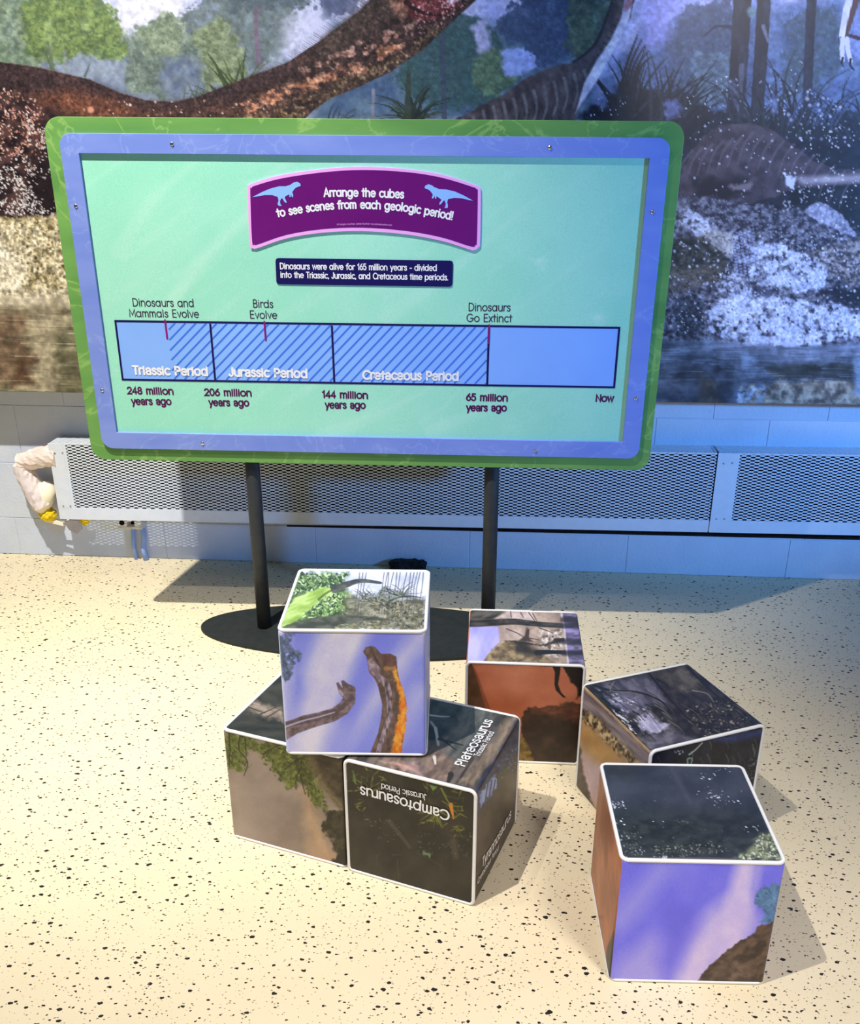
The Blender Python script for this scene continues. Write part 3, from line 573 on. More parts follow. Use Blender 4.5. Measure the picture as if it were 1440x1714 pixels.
def radiator(xa, xb, label, endw):
    xm = (xa + xb) / 2
    t = thing('radiator_cover', label, 'radiator', (xm, YW, .36 + slope(xm)), 'wall radiator covers')
    zt = lambda x: .508 + slope(x); zb = lambda x: .206 + slope(x)
    def quadbox(name, x0, x1, lo, hi, y0, y1, m=rad_paint):
        v = []
        for y in (y0, y1):
            for x, f in ((x0, lo), (x1, lo), (x1, hi), (x0, hi)): v.append((x, y, f(x)))
        return mesh_obj(name, v, [(0, 1, 2, 3), (7, 6, 5, 4), (0, 4, 5, 1), (1, 5, 6, 2), (2, 6, 7, 3), (3, 7, 4, 0)], m, t)
    quadbox('bottom_rail', xa, xb, zb, lambda x: zb(x) + .047, YF - .002, YF + .001)
    quadbox('end_panel', xa, xa + endw, lambda x: zb(x) + .047, zt, YF - .0025, YF + .001)
    quadbox('end_trim', xa + endw, xa + endw + .010, lambda x: zb(x) + .047, zt, YF - .0012, YF + .001)
    mesh_panel('front_grille', xa + endw + .008, xb, .045, .302, lambda x, s: (x, YF, zb(x) + s), t)
    mesh_panel('top_grille', xa + .004, xb, 0, .092, lambda x, s: (x, YF + s, zt(x)), t, ph=.0125)
    quadbox('top_edge', xa, xb, lambda x: zt(x) - .004, lambda x: zt(x) + .0005, YF - .001, YF + .0015)
    quadbox('back_plate', xa + .004, xb - .002, lambda x: zb(x) + .012, lambda x: zt(x) - .02, YW - .008, YW - .005, rad_dark)
    b = bmesh.new()
    for i in range(int((xb - xa - .1) / .012)):
        x = xa + .06 + i * .012; add_box(b, x, x + .0012, YF + .016, YW - .02, .352 + slope(x), .47 + slope(x))
    add_tube(b, [(xa + .05, YW - .045, .41 + slope(xa)), (xb - .02, YW - .045, .41 + slope(xb))], .014, 12)
    bm_obj('heating_fins', b, rad_dark, t)
    for x, z in ((xa + .022, .26), (xa + .05, .26), (xa + .022, .47), (xa + .052, .472)):
        b = bmesh.new(); bmesh.ops.create_uvsphere(b, u_segments=10, v_segments=6, radius=.0035)
        bmesh.ops.scale(b, verts=b.verts, vec=(1, .5, 1)); bmesh.ops.translate(b, verts=b.verts, vec=(x, YF - .003, z + slope(x)))
        bm_obj('screw', b, mat('screw_steel', (.5, .52, .58, 1), None, 10, .3, 1), t)
    return t
XS = .772
radiator(-1.682, XS - .003, 'long perforated white radiator cover behind the sign, left end open with insulated pipe', .056)
radiator(XS + .001, 2.9, 'perforated radiator cover right of the sign, starting at the upright seam', .066)

# ---- lagged pipe at the radiator's open end
t = thing('insulated_pipe', 'bent pipe wrapped in pinkish white lagging with torn yellow fibreglass, left of radiator', 'pipe', (-1.72, YW - .06, .40))
jk = mat('canvas_lagging', L(226, 208, 200), L(240, 226, 216), 18, .8, bump=.5, bump_scale=40)
yd = YW - .062
def py(u, v, y=yd): return tuple(at_y(u, v, y))
b = bmesh.new()
add_tube(b, catmull([py(98, 763), py(84, 763), py(66, 766), py(50, 770), py(34, 774)], 3), np.linspace(.044, .034, 13), 20, wob=.16, seed=4)
bm_obj('upper_wrap', b, jk, t)
b = bmesh.new()
add_tube(b, catmull([py(36, 776), py(42, 792), py(53, 812), py(64, 830), py(74, 846)], 3), np.linspace(.034, .044, 13), 20, wob=.14, seed=6)
bm_obj('lower_wrap', b, mat('lagging_pink', L(226, 212, 212), L(238, 228, 226), 18, .8, bump=.5, bump_scale=40), t)
b = bmesh.new()
add_tube(b, [py(84, 812), py(77, 832), py(66, 850)], [.030, .034, .036], 14, wob=.12, seed=8)
bm_obj('cloth_cuff', b, mat('cuff', L(250, 240, 214), None, 10, .85, bump=.4), t, True)
b = bmesh.new(); bmesh.ops.create_icosphere(b, subdivisions=4, radius=1)
rr = random.Random(5)
for v in b.verts:
    k = 1 + .10 * math.sin(v.co.x * 9 + 2) * math.sin(v.co.z * 7) + .08 * rr.random()
    c = at_y(80, 861, yd); v.co = Vector(c) + Vector((v.co.x * .032 * k, v.co.y * .03 * k, v.co.z * .026 * k))
bm_obj('fibreglass', b, mat('fibreglass_yellow', L(238, 200, 30), L(250, 224, 60), 60, .95, bump=.8, bump_scale=200), t, True)
def slab(name, pts, y0, th, m, parent=None):
    b = bmesh.new(); vs_ = [b.verts.new(at_y(u, v, y0)) for u, v in pts]; f = b.faces.new(vs_)
    r = bmesh.ops.extrude_face_region(b, geom=[f]); ev = [g for g in r['geom'] if isinstance(g, bmesh.types.BMVert)]
    bmesh.ops.translate(b, verts=ev, vec=(0, th, 0)); return bm_obj(name, b, m, parent)
Z8 = zc(0, 720, 5.54)
slab('paper_flap', Z8([(520, 845), (600, 850), (650, 832), (720, 838), (765, 915), (715, 965), (640, 925), (610, 880), (530, 868)]), yd + .01, .004, mat('paper', L(190, 184, 190), L(206, 196, 196), 20, .8), t)
slab('fibreglass_shred', Z8([(735, 835), (830, 828), (815, 870), (790, 888), (750, 870)]), yd + .02, .012, MATS['fibreglass_yellow'], t)
slab('jacket_strip', Z8([(415, 845), (520, 840), (600, 872), (590, 890), (470, 862)]), yd - .01, .006, MATS['cuff'], t)

# ---- junction box with two painted conduits
t = thing('junction_box', 'small electrical box with two conduits under the radiator, left of the sign pole', 'junction box', tuple(at_y(216, 876, YW - .03)))
bx0, bx1 = at_y(196, 876, YW - .05)[0], at_y(237, 876, YW - .05)[0]; bz0, bz1 = at_y(216, 886, YW - .05)[2], at_y(216, 866, YW - .05)[2]
b = bmesh.new(); add_box(b, bx0, bx1, YW - .05, YW + .002, bz0, bz1, .003)
bm_obj('box_body', b, mat('worn_plate', L(196, 196, 190), L(230, 228, 220), 60, .5), t)
for u in (204, 222):
    b = bmesh.new(); c = at_y(u, 875, YW - .051)
    bmesh.ops.create_cone(b, cap_ends=True, segments=16, radius1=.010 if u < 210 else .007, radius2=.010 if u < 210 else .007, depth=.004, matrix=Matrix.Translation(Vector(c)) @ Matrix.Rotation(math.pi / 2, 4, 'X'))
    bm_obj('knockout', b, rad_dark, t)
b = bmesh.new(); add_box(b, bx0 + .04, bx0 + .07, YW - .053, YW - .049, bz0 + .012, bz0 + .03, .001); bm_obj('socket', b, mat('socket_grey', L(96, 92, 86), L(150, 146, 138), 120, .5), t)
cond = mat('conduit_paint', (.28, .42, .78, 1), (.34, .48, .82, 1), 12, .5)
b = bmesh.new(); a0 = at_y(224, 884, YW - .014); a1 = at_y(226, 934, YW - .014); add_tube(b, [(a0[0], YW - .014, bz0 + .01), (a1[0], YW - .014, .06), (a1[0] + .004, YW - .014, .001)], .0075, 12); bm_obj('conduit', b, cond, t, True)
b = bmesh.new(); a0 = at_y(237, 884, YW - .014); a1 = at_y(245, 934, YW - .014); add_tube(b, [(a0[0], YW - .014, bz0 + .01), (a0[0] + .004, YW - .014, .10), (a1[0] - .008, YW - .016, .045), (a1[0], YW - .018, .001)], [.0085, .0085, .009, .011], 12); bm_obj('conduit', b, cond, t, True)

# ---- crumpled black scrap against the wall base
b = bmesh.new(); bmesh.ops.create_icosphere(b, subdivisions=5, radius=1); rr = random.Random(2)
c0 = at_y(652, 946, YW - .03); c1 = at_y(714, 948, YW - .03); cx, hw = (c0[0] + c1[0]) / 2, (c1[0] - c0[0]) / 2
for v in b.verts:
    x, y, z = v.co
    sq = lambda q: math.copysign(abs(q) ** .55, q)
    k = 1 + .10 * math.sin(11 * x + 3 * z) * math.cos(9 * y) + .10 * math.sin(23 * x * z + 5) + (.16 * math.sin(31 * z + 17 * y) if x > .6 else 0)
    v.co = Vector((cx + hw * sq(x) * (1 + .05 * math.sin(9 * z)), YW - .032 + .026 * sq(y) * k, max(.001, .020 + .019 * sq(z) * k)))
o = bm_obj('rubber_scrap', b, mat('black_rubber', (.008, .007, .009, 1), (.03, .027, .03, 1), 60, .6, bump=.8, bump_scale=120), loc=(cx, YW - .032, 0), smooth=True)
tag(o, 'crumpled black rubber scrap lying on the floor against the wall base', 'scrap')

# ================================================================== SIGN
SC_B = np.array([-.4060, 2.8400, 1.0942]); BW, BH = 1.7375, .9793
yaw, tilt, roll = .0324, -.0198, -.0066
ex = np.array([math.cos(yaw), math.sin(yaw), 0]); nn = np.array([math.sin(yaw), -math.cos(yaw), 0])
ez = math.cos(tilt) * np.array([0, 0, 1.]) - math.sin(tilt) * nn
e1 = math.cos(roll) * ex + math.sin(roll) * ez; e2 = -math.sin(roll) * ex + math.cos(roll) * ez
en = np.cross(e1, e2)
if en[1] > 0: en = -en
def bpt(u, v, d=0.0):
    """picture point -> sign coordinates (x, z) on the plane d in front of the green board"""
    r = ray(u, v); o = SC_B + en * d; t_ = ((o - CAM_O) @ en) / (r @ en); p = CAM_O + r * t_ - o
    return np.array([p @ e1, p @ e2])
def bw(x, z, d=0.0): return SC_B + e1 * x + e2 * z + en * d
PB = np.array([-.41, 2.882, 0])
sign = thing('exhibit_sign', 'freestanding green and blue framed dinosaur timeline sign on two dark poles', 'sign', tuple(PB))
green = mat('green_board', (.11, .28, .07, 1), (.19, .40, .10, 1), 2.2, .45, stretch=(1, 1, 4), detail=8)
def streak_paint(m, tone, sc, dist, amt):
    """thin pale swirling brush lines over a printed colour"""
    nt = m.node_tree; b = nt.nodes['Principled BSDF']; lk = b.inputs['Base Color'].links[0].from_socket
    tc = nt.nodes.new('ShaderNodeTexCoord'); w = nt.nodes.new('ShaderNodeTexNoise'); w.inputs['Scale'].default_value = sc; w.inputs['Detail'].default_value = 5; w.inputs['Distortion'].default_value = dist
    nt.links.new(tc.outputs['Object'], w.inputs['Vector'])
    r = nt.nodes.new('ShaderNodeValToRGB'); e = r.color_ramp.elements
    e[0].position = .485; e[0].color = (0, 0, 0, 1); e[1].position = .5; e[1].color = (amt, amt, amt, 1); k = e.new(.515); k.color = (0, 0, 0, 1)
    nt.links.new(w.outputs[0], r.inputs[0])
    mx = nt.nodes.new('ShaderNodeMix'); mx.data_type = 'RGBA'; nt.links.new(r.outputs[0], mx.inputs[0]); nt.links.new(lk, mx.inputs[6]); mx.inputs[7].default_value = tone
    nt.links.new(mx.outputs[2], b.inputs['Base Color'])
streak_paint(green, (.36, .56, .16, 1), 4, 1.2, .5)
blue = mat('blue_frame', (.17, .25, .66, 1), (.22, .30, .70, 1), 5, .45, stretch=(1, 1, 3)); streak_paint(blue, (.36, .44, .80, 1), 5, 1.5, .35)
def rounded(x0, x1, z0, z1, r, n=10):
    out = []
    for cx_, cz_, a0 in ((x1 - r, z1 - r, 0), (x0 + r, z1 - r, 90), (x0 + r, z0 + r, 180), (x1 - r, z0 + r, 270)):
        for k in range(n + 1):
            a = math.radians(a0 + 90 * k / n); out.append((cx_ + r * math.cos(a), cz_ + r * math.sin(a)))
    return out
def plate(name, pts, d0, d1, m, parent, bev=0, hole=None):
    """flat plate on the sign between depths d0 and d1, points in sign coordinates"""
    b = bmesh.new(); f_ = [b.verts.new(bw(x, z, d1)) for x, z in pts]; k_ = [b.verts.new(bw(x, z, d0)) for x, z in pts]
    n = len(pts)
    for i in range(n): b.faces.new((f_[i], f_[(i + 1) % n], k_[(i + 1) % n], k_[i]))
    if hole is None: b.faces.new(f_); b.faces.new(k_[::-1])
    else:
        hf = [b.verts.new(bw(x, z, d1)) for x, z in hole]; hk = [b.verts.new(bw(x, z, d0)) for x, z in hole]; h = len(hole)
        for i in range(h): b.faces.new((hf[i], hk[i], hk[(i + 1) % h], hf[(i + 1) % h]))
        for ring, hr in ((f_, hf), (k_, hk)):
            es = [b.edges.get((ring[i], ring[(i + 1) % n])) for i in range(n)] + [b.edges.get((hr[i], hr[(i + 1) % h])) for i in range(h)]
            bmesh.ops.triangle_fill(b, edges=es, use_beauty=True)
    o = bm_obj(name, b, m, parent)
    if bev:
        md = o.modifiers.new('edge', 'BEVEL'); md.width = bev; md.segments = 2; md.limit_method = 'ANGLE'; md.angle_limit = 1.0
    return o
plate('back_board', rounded(-BW / 2, BW / 2, -BH / 2, BH / 2, .045), -.018, 0, green, sign, .0012)
FD = .010
o_tl, o_tr, o_br, o_bl = bpt(98, 222, FD), bpt(1121, 231, FD), bpt(1071.5, 767.5, FD), bpt(171, 751, FD)
fx0, fx1, fz0, fz1 = (o_tl[0] + o_bl[0]) / 2, (o_tr[0] + o_br[0]) / 2, (o_bl[1] + o_br[1]) / 2, (o_tl[1] + o_tr[1]) / 2
i_tl, i_tr, i_br, i_bl = bpt(131, 256, FD), bpt(1087, 265.4, FD), bpt(1043.3, 740.4, FD), bpt(196, 724, FD)
hx0, hx1, hz0, hz1 = (i_tl[0] + i_bl[0]) / 2, (i_tr[0] + i_br[0]) / 2, (i_bl[1] + i_br[1]) / 2, (i_tl[1] + i_tr[1]) / 2
plate('blue_frame', rounded(fx0, fx1, fz0, fz1, .034), 0, FD, blue, sign, .0010, [(hx0, hz0), (hx1, hz0), (hx1, hz1), (hx0, hz1)])
# mint panel, painted
def panel_grid():
    xs = np.arange(hx0 - .004, hx1 + .004, .0045); zs = np.arange(hz1 + .004, hz0 - .004, -.0045)
    X, Z = np.meshgrid(xs, zs)
    return SC_B + e1 * X[..., None] + e2 * Z[..., None] + en * .0008
PG = panel_grid(); PN = Ink(PG, tx((160, 236, 206), (172, 242, 214), 120, 120, 3, 70))
pale = (204, 250, 228)
for i in range(70):
    x, y = PN.rnd.uniform(140, 1080), PN.rnd.uniform(270, 730); l = PN.rnd.uniform(40, 150)
    PN.line([(x, y), (x + l * .7, y - l * .5), (x + l, y - l * .85)], PN.rnd.uniform(3, 16), 1, pale, PN.rnd.uniform(.08, .22), soft=5)
for p, w in (([(250, 590), (330, 440), (480, 300)], 34), ([(650, 530), (760, 450), (900, 330)], 30), ([(540, 730), (640, 690), (720, 650)], 26), ([(720, 720), (800, 690), (900, 640)], 24), ([(200, 420), (260, 330), (330, 270)], 30), ([(290, 500), (400, 380), (520, 290)], 20)):
    PN.line(p, w, 4, pale, .28, soft=9)
for cx_, cy_ in ((903, 436), (1000, 531)):                      # pale three toed footprints
    for a_ in (-.5, .25, 1.0): PN.line([(cx_, cy_), (cx_ + 18 * math.cos(a_ - .2), cy_ - 14 * math.sin(a_ - .2))], 9, 2, pale, .35, soft=2)
    PN.line([(cx_ - 14, cy_ - 4), (cx_ + 6, cy_ + 14)], 6, 8, pale, .3, soft=3)
panel = ink_mesh('display_panel', PG, PN, (.86, .86, .86), print_mat('panel_print', .4, .4), sign)

# ---- stroke lettering
def arc(cx, cy, rx, ry, a0, a1, n=16):
    return [(cx + rx * math.cos(math.radians(a0 + (a1 - a0) * k / n)), cy + ry * math.sin(math.radians(a0 + (a1 - a0) * k / n))) for k in range(n + 1)]
def circ(cx, cy, rx, ry): return arc(cx, cy, rx, ry, 0, 360, 24)
def sm_(p): return [tuple(q) for q in catmull(p, 5)]
S_ = sm_([(.44, .58), (.34, .69), (.20, .69), (.09, .60), (.10, .47), (.22, .385), (.36, .32), (.45, .22), (.43, .09), (.32, .01), (.17, .01), (.04, .12)])
G = {
 'a': ([circ(.34, .35, .31, .35), [(.66, .70), (.66, 0)]], .80), 'b': ([[(.06, 1), (.06, 0)], circ(.38, .35, .31, .35)], .76),
 'c': ([arc(.36, .35, .32, .35, 48, 312)], .64), 'd': ([circ(.34, .35, .31, .35), [(.66, 1), (.66, 0)]], .80),
 'e': ([[(.04, .37), (.65, .37)] + arc(.35, .35, .31, .35, 4, 315)], .72), 'f': ([arc(.37, .80, .19, .20, 65, 180) + [(.18, 0)], [(.0, .66), (.38, .66)]], .43),
 'g': ([circ(.34, .35, .31, .35), [(.66, .70), (.66, -.06)] + arc(.36, -.05, .30, .26, 0, -140)], .80),
 'h': ([[(.06, 1), (.06, 0)], arc(.33, .42, .27, .28, 180, 0) + [(.60, 0)]], .72), 'i': ([[(.08, .70), (.08, 0)], [(.08, .94), (.08, .95)]], .23),
 'j': ([[(.14, .70), (.14, -.1), (.06, -.25), (-.02, -.27)], [(.14, .94), (.14, .95)]], .28), 'k': ([[(.06, 1), (.06, 0)], [(.5, .70), (.06, .28)], [(.22, .43), (.52, 0)]], .58),
 'l': ([[(.08, 1), (.08, 0)]], .23), 'm': ([[(.06, .70), (.06, 0)], arc(.26, .46, .20, .24, 180, 0) + [(.46, 0)], arc(.66, .46, .20, .24, 180, 0) + [(.86, 0)]], .98),
 'n': ([[(.06, .70), (.06, 0)], arc(.33, .42, .27, .28, 180, 0) + [(.60, 0)]], .72), 'o': ([circ(.36, .35, .33, .35)], .76),
 'p': ([[(.06, .70), (.06, -.28)], circ(.38, .35, .31, .35)], .76), 'r': ([[(.06, .70), (.06, 0)], arc(.30, .42, .24, .28, 180, 55)], .44),
 's': ([S_], .54), 't': ([[(.19, .95), (.19, .02)], [(.0, .68), (.38, .68)]], .43), 'u': ([[(.06, .70)] + arc(.33, .28, .27, .28, 180, 360) + [(.60, .70)], [(.60, .7), (.60, 0)]], .72),
 'v': ([[(.02, .70), (.28, 0), (.54, .70)]], .58), 'w': ([[(.02, .70), (.22, 0), (.42, .68), (.62, 0), (.82, .70)]], .86), 'x': ([[(.03, .70), (.50, 0)], [(.50, .70), (.03, 0)]], .56),
 'y': ([[(.02, .70), (.30, .02)], [(.58, .70), (.18, -.28)]], .62), 'A': ([[(0, 0), (.36, 1), (.72, 0)], [(.13, .33), (.59, .33)]], .78),
 'B': ([[(.07, 0), (.07, 1), (.32, 1)] + arc(.32, .76, .22, .24, 90, -90) + [(.07, .52)], [(.32, .52)] + arc(.34, .26, .26, .26, 90, -90) + [(.07, 0)]], .70),
 'C': ([arc(.48, .5, .45, .5, 45, 315, 22)], .86), 'D': ([[(.07, 0), (.07, 1), (.30, 1)] + arc(.30, .5, .46, .5, 90, -90, 20) + [(.07, 0)]], .86),
 'E': ([[(.55, 1), (.07, 1), (.07, 0), (.55, 0)], [(.07, .52), (.50, .52)]], .66), 'G': ([arc(.48, .5, .45, .5, 48, 355, 24), [(.93, .46), (.55, .46)]], 1.02),
 'J': ([[(.42, 1), (.42, .26)] + arc(.22, .26, .20, .26, 0, -160)], .54), 'K': ([[(.07, 1), (.07, 0)], [(.6, 1), (.07, .42)], [(.24, .58), (.62, 0)]], .66),
 'M': ([[(.06, 0), (.10, 1), (.46, .22), (.82, 1), (.86, 0)]], .94), 'N': ([[(.07, 0), (.07, 1), (.66, 0), (.66, 1)]], .76),
 'P': ([[(.07, 0), (.07, 1), (.34, 1)] + arc(.34, .73, .25, .27, 90, -90) + [(.07, .46)]], .66), 'T': ([[(.0, 1), (.62, 1)], [(.31, 1), (.31, 0)]], .64),
 'I': ([[(.08, 1), (.08, 0)]], .24),
 '0': ([circ(.31, .5, .27, .5)], .66), '1': ([[(.04, .80), (.24, 1), (.24, 0)]], .40), '2': ([arc(.29, .71, .25, .29, 165, -35) + [(.04, 0), (.56, 0)]], .64),
 '4': ([[(.43, 0), (.43, 1), (.02, .28), (.58, .28)]], .64), '5': ([[(.50, 1), (.14, 1), (.09, .58)] + arc(.28, .33, .26, .33, 120, -150)], .62),
 '6': ([circ(.31, .31, .26, .31), sm_([(.44, 1.0), (.20, .72), (.06, .42), (.05, .31)])], .64), '8': ([circ(.30, .76, .20, .24), circ(.30, .26, .25, .26)], .62),
 '.': ([[(.07, .02), (.07, .03)]], .20), ',': ([[(.09, .03), (.05, -.12)]], .20), '-': ([[(.05, .36), (.34, .36)]], .42), '!': ([[(.09, 1), (.09, .30)], [(.09, .02), (.09, .03)]], .24), ' ': ([], .44),
}
G_BOLD = dict(G)
G_BOLD['a'] = ([sm_([(.08, .56), (.18, .68), (.36, .70), (.52, .60), (.54, .44)]) + [(.54, 0)], sm_([(.54, .40), (.32, .38), (.12, .30), (.10, .12), (.24, .01), (.42, .04), (.54, .16)])], .68)
TRK = .07
for k_ in 'abcdeghimnopqrsuvwxy':
    if k_ in G_BOLD: G_BOLD[k_] = ([[(x, y * 1.1 if y <= .72 else y) for x, y in st_] for st_ in G_BOLD[k_][0]], G_BOLD[k_][1])
def lettering(name, text, base, h, wgt, m, parent, place, font=G, d=.002, raise_=.0006):
    """flat letter shapes along a baseline given as 2+ picture points; place((u, v)) -> plane coords, second return maps plane -> world"""
    to_plane, to_world = place
    bp_ = np.array([to_plane(u, v) for u, v in base]); bp_ = catmull(bp_, 12) if len(bp_) > 2 else np.array([bp_[0] + (bp_[1] - bp_[0]) * k / 8 for k in range(9)])
    seg = np.linalg.norm(np.diff(bp_, axis=0), axis=1); cum = np.concatenate([[0], np.cumsum(seg)]); Lb = cum[-1]
    tot = sum(font[c][1] + TRK for c in text) - TRK - (font[text[-1]][1] - max([x for s in font[text[-1]][0] for x, _ in s] or [0])); sx = Lb / tot
    def loc(s):
        i = min(max(np.searchsorted(cum, s) - 1, 0), len(seg) - 1); t_ = (bp_[i + 1] - bp_[i]) / seg[i]
        return bp_[i] + t_ * (s - cum[i]), t_
    V, F = [], []
    def q(p, lift): V.append(np.asarray(to_world(p[0], p[1])) + nrm_w * lift); return len(V) - 1
    w0 = np.asarray(to_world(0, 0)); nrm_w = np.cross(np.asarray(to_world(1, 0)) - w0, np.asarray(to_world(0, 1)) - w0); nrm_w /= np.linalg.norm(nrm_w)
    if nrm_w @ (CAM_O - w0) < 0: nrm_w = -nrm_w
    xp = 0; r = wgt / 2
    for ch in text:
        st, adv = font[ch]
        c0, tan = loc((xp + adv / 2) * sx); nrm = np.array([-tan[1], tan[0]])
        for si, s in enumerate(st):
            lift = si * .00012
            P = [c0 + tan * (x - adv / 2) * sx + nrm * y * h for x, y in s]
            closed = len(s) > 4 and np.linalg.norm(P[0] - P[-1]) < h * .02
            Q = [P[0]]
            for p in P[1:]:
                if np.linalg.norm(p - Q[-1]) > h * .012: Q.append(p)
            if len(Q) < 2: Q = [Q[0], Q[0] + nrm * h * .012]
            if closed and np.linalg.norm(Q[0] - Q[-1]) < h * .02: Q = Q[:-1]
            n = len(Q); D = []
            for k in range(n if closed else n - 1):
                e = Q[(k + 1) % n] - Q[k]; D.append(e / np.linalg.norm(e))
            Lf, Rt = [], []
            for k in range(n):
                da = D[k - 1] if (k > 0 or closed) else D[k]; db = D[k] if k < len(D) else D[-1]
                na, nb = np.array([-da[1], da[0]]), np.array([-db[1], db[0]]); mm = na + nb; ml = np.linalg.norm(mm)
                mv = na if ml < .3 else mm / ml * min(1 / max(ml / 2, .3), 2.2)
                Lf.append(q(Q[k] + mv * r, lift)); Rt.append(q(Q[k] - mv * r, lift))
            for k in range(n if closed else n - 1):
                F.append((Rt[k], Rt[(k + 1) % n], Lf[(k + 1) % n], Lf[k]))
            if not closed:
                for k, dd in ((0, -D[0]), (n - 1, D[-1])):
                    nv = np.array([-dd[1], dd[0]])
                    F.append([Rt[k] if k else Lf[k]] + [q(Q[k] + r * (dd * math.cos(a_) + nv * math.sin(a_)), lift) for a_ in np.linspace(-1.35, 1.35, 7)] + [Lf[k] if k else Rt[k]])
        xp += adv + TRK
    return mesh_obj(name, V, F, m, parent)
def on_sign(d): return (lambda u, v: bpt(u, v, d), lambda x, z: bw(x, z, d))
PXM = .00166                                                     # metres per picture pixel on the sign
ink_grey = mat('ink_grey', L(58, 44, 70), None, 10, .5); ink_navy = mat('ink_navy', L(24, 18, 84), None, 10, .45); ink_plum = mat('ink_plum', L(84, 20, 78), None, 10, .5)
ink_white = mat('ink_white', (.82, .82, .84, 1), None, 10, .5); ink_red = mat('ink_magenta', L(140, 20, 110), None, 10, .5)
def quad(name, pts, d, m, parent): 
    q = [bpt(u, v, d) for u, v in pts]; return mesh_obj(name, [bw(x, z, d) for x, z in q], [tuple(range(len(q)))], m, parent)
# timeline bar
TL, TR, BR, BL = map(np.array, ((193, 537.3), (1037, 548.8), (1028.3, 648.3), (205.4, 635.2)))
def tl(s, t): return (TL * (1 - s) + TR * s) * (1 - t) + (BL * (1 - s) + BR * s) * t
quad('timeline_bar', [TL, TR, BR, BL], .0012, mat('timeline_blue', L(130, 174, 244), L(138, 182, 248), 4, .45), panel)
V, F = [], []
def sline(p, q, w, d, V, F):
    a, b = bpt(*p, d), bpt(*q, d); dd = (b - a) / np.linalg.norm(b - a); n_ = np.array([-dd[1], dd[0]]) * w * PXM / 2; i = len(V)
    V.extend([bw(*(a - n_), d), bw(*(b - n_), d), bw(*(b + n_), d), bw(*(a + n_), d)]); F.append((i, i + 1, i + 2, i + 3))
def top_y(x): return 537.3 + (x - 193) * 11.5 / 844 + 2
def bot_y(x): return 635.2 + (x - 205.4) * 13.1 / 823 - 2
for k in range(-6, 36):
    x0 = 292 + 17.35 * k; xa, ya = x0, bot_y(x0); xb = x0 + 88; yb = top_y(xb)
    lo = lambda y: 279.5 + (y - 542) * .09 + 1; hi = lambda y: 818 - (y - 549) * .03
    P = [(xa + (xb - xa) * t_, ya + (yb - ya) * t_) for t_ in np.linspace(0, 1, 60)]
    P = [p for p in P if lo(p[1]) < p[0] < hi(p[1])]
    if len(P) > 1: sline(P[0], P[-1], 2.9, .0015, V, F)
mesh_obj('hatching', V, F, mat('hatch_blue', L(58, 118, 222), None, 10, .5), panel)
V, F = [], []; w = 3.6
for p, q, dz in ((TL, TR, 0), (TR, BR, .0001), (BR, BL, 0), (BL, TL, .0001)):
    e = (q - p) / np.linalg.norm(q - p) * 1.5; sline(p - e, q + e, w, .0018 + dz, V, F)
for p, q in (((351.9, 542), (360.2, 636)), ((555.6, 545), (559.8, 641)), ((818.8, 548.8), (815.6, 646.7))): sline(p, q, w, .0020, V, F)
mesh_obj('timeline_border', V, F, ink_navy, panel)
for p, q in (((276, 534.6), (280, 567.5)), ((442.5, 537.3), (445, 570.2)), ((819.4, 543), (818.3, 575.8))):
    V, F = [], []; sline(p, q, 3.2, .0025, V, F); mesh_obj('event_tick', V, F, ink_red, panel)
onp = on_sign(.0014)
for txt, b, h in (('Dinosaurs and', [(222.7, 512.3), (323.8, 513.3)], 13), ('Mammals Evolve', [(217, 530), (333, 531.5)], 13), ('Birds', [(424, 514.4), (457, 515)], 13), ('Evolve', [(419, 532.7), (463.8, 533.3)], 13),
                  ('Dinosaurs', [(784.6, 520.2), (854, 520.8)], 13), ('Go Extinct', [(781.5, 538.3), (857, 539)], 13)):
    lettering('lettering', txt, b, h * PXM, 1.65 * PXM, ink_grey, panel, onp)
for txt, b in (('Triassic Period', [(223.5, 626), (347, 628.4)]), ('Jurassic Period', [(384, 629), (513.5, 632)]), ('Cretaceous Period', [(608, 634.2), (766.5, 636.5)])):
    lettering('lettering', txt, b, 14.5 * PXM, 3.8 * PXM, ink_white, panel, on_sign(.0024), G_BOLD)
for txt, b in (('248 million', [(214, 659), (289.8, 660.3)]), ('years ago', [(221, 677), (286.5, 677.3)]), ('206 million', [(343, 661.8), (420.4, 663.2)]), ('years ago', [(350.4, 679), (416.5, 679.6)]),
               ('144 million', [(540, 665.5), (615, 667.1)]), ('years ago', [(545, 683.1), (611.4, 683.6)]), ('65 million', [(780.8, 670.1), (849, 671.5)]), ('years ago', [(781.3, 687.7), (847.5, 688)]), ('Now', [(997.5, 671.8), (1026.8, 672.2)])):
    lettering('lettering', txt, b, 12.0 * PXM, 2.8 * PXM, ink_plum, panel, onp, G_BOLD)
# dark information plate
ip = [bpt(*p, .004) for p in ((461, 432), (758.8, 436.5), (757.3, 480.2), (462.7, 475.9))]
def round_poly(pts, r, n=5):
    pts = [np.array(p) for p in pts]; out = []
    for i, p in enumerate(pts):
        a, c = pts[i - 1], pts[(i + 1) % len(pts)]; da = (a - p) / np.linalg.norm(a - p); dc = (c - p) / np.linalg.norm(c - p)
        for k in range(n + 1):
            t_ = k / n; out.append(tuple((1 - t_) ** 2 * (p + da * r) + 2 * t_ * (1 - t_) * p + t_ ** 2 * (p + dc * r)))
    return out
info = plate('information_plate', round_poly(ip, .010), .0008, .003, ink_navy, sign)
for txt, b in (('Dinosaurs were alive for 165 million years - divided', [(469, 450), (730.5, 453)]), ('into the Triassic, Jurassic, and Cretaceous time periods.', [(470, 464.5), (749.5, 468.8)])):
    lettering('lettering', txt, b, 9.6 * PXM, 1.75 * PXM, ink_white, info, on_sign(.0035))
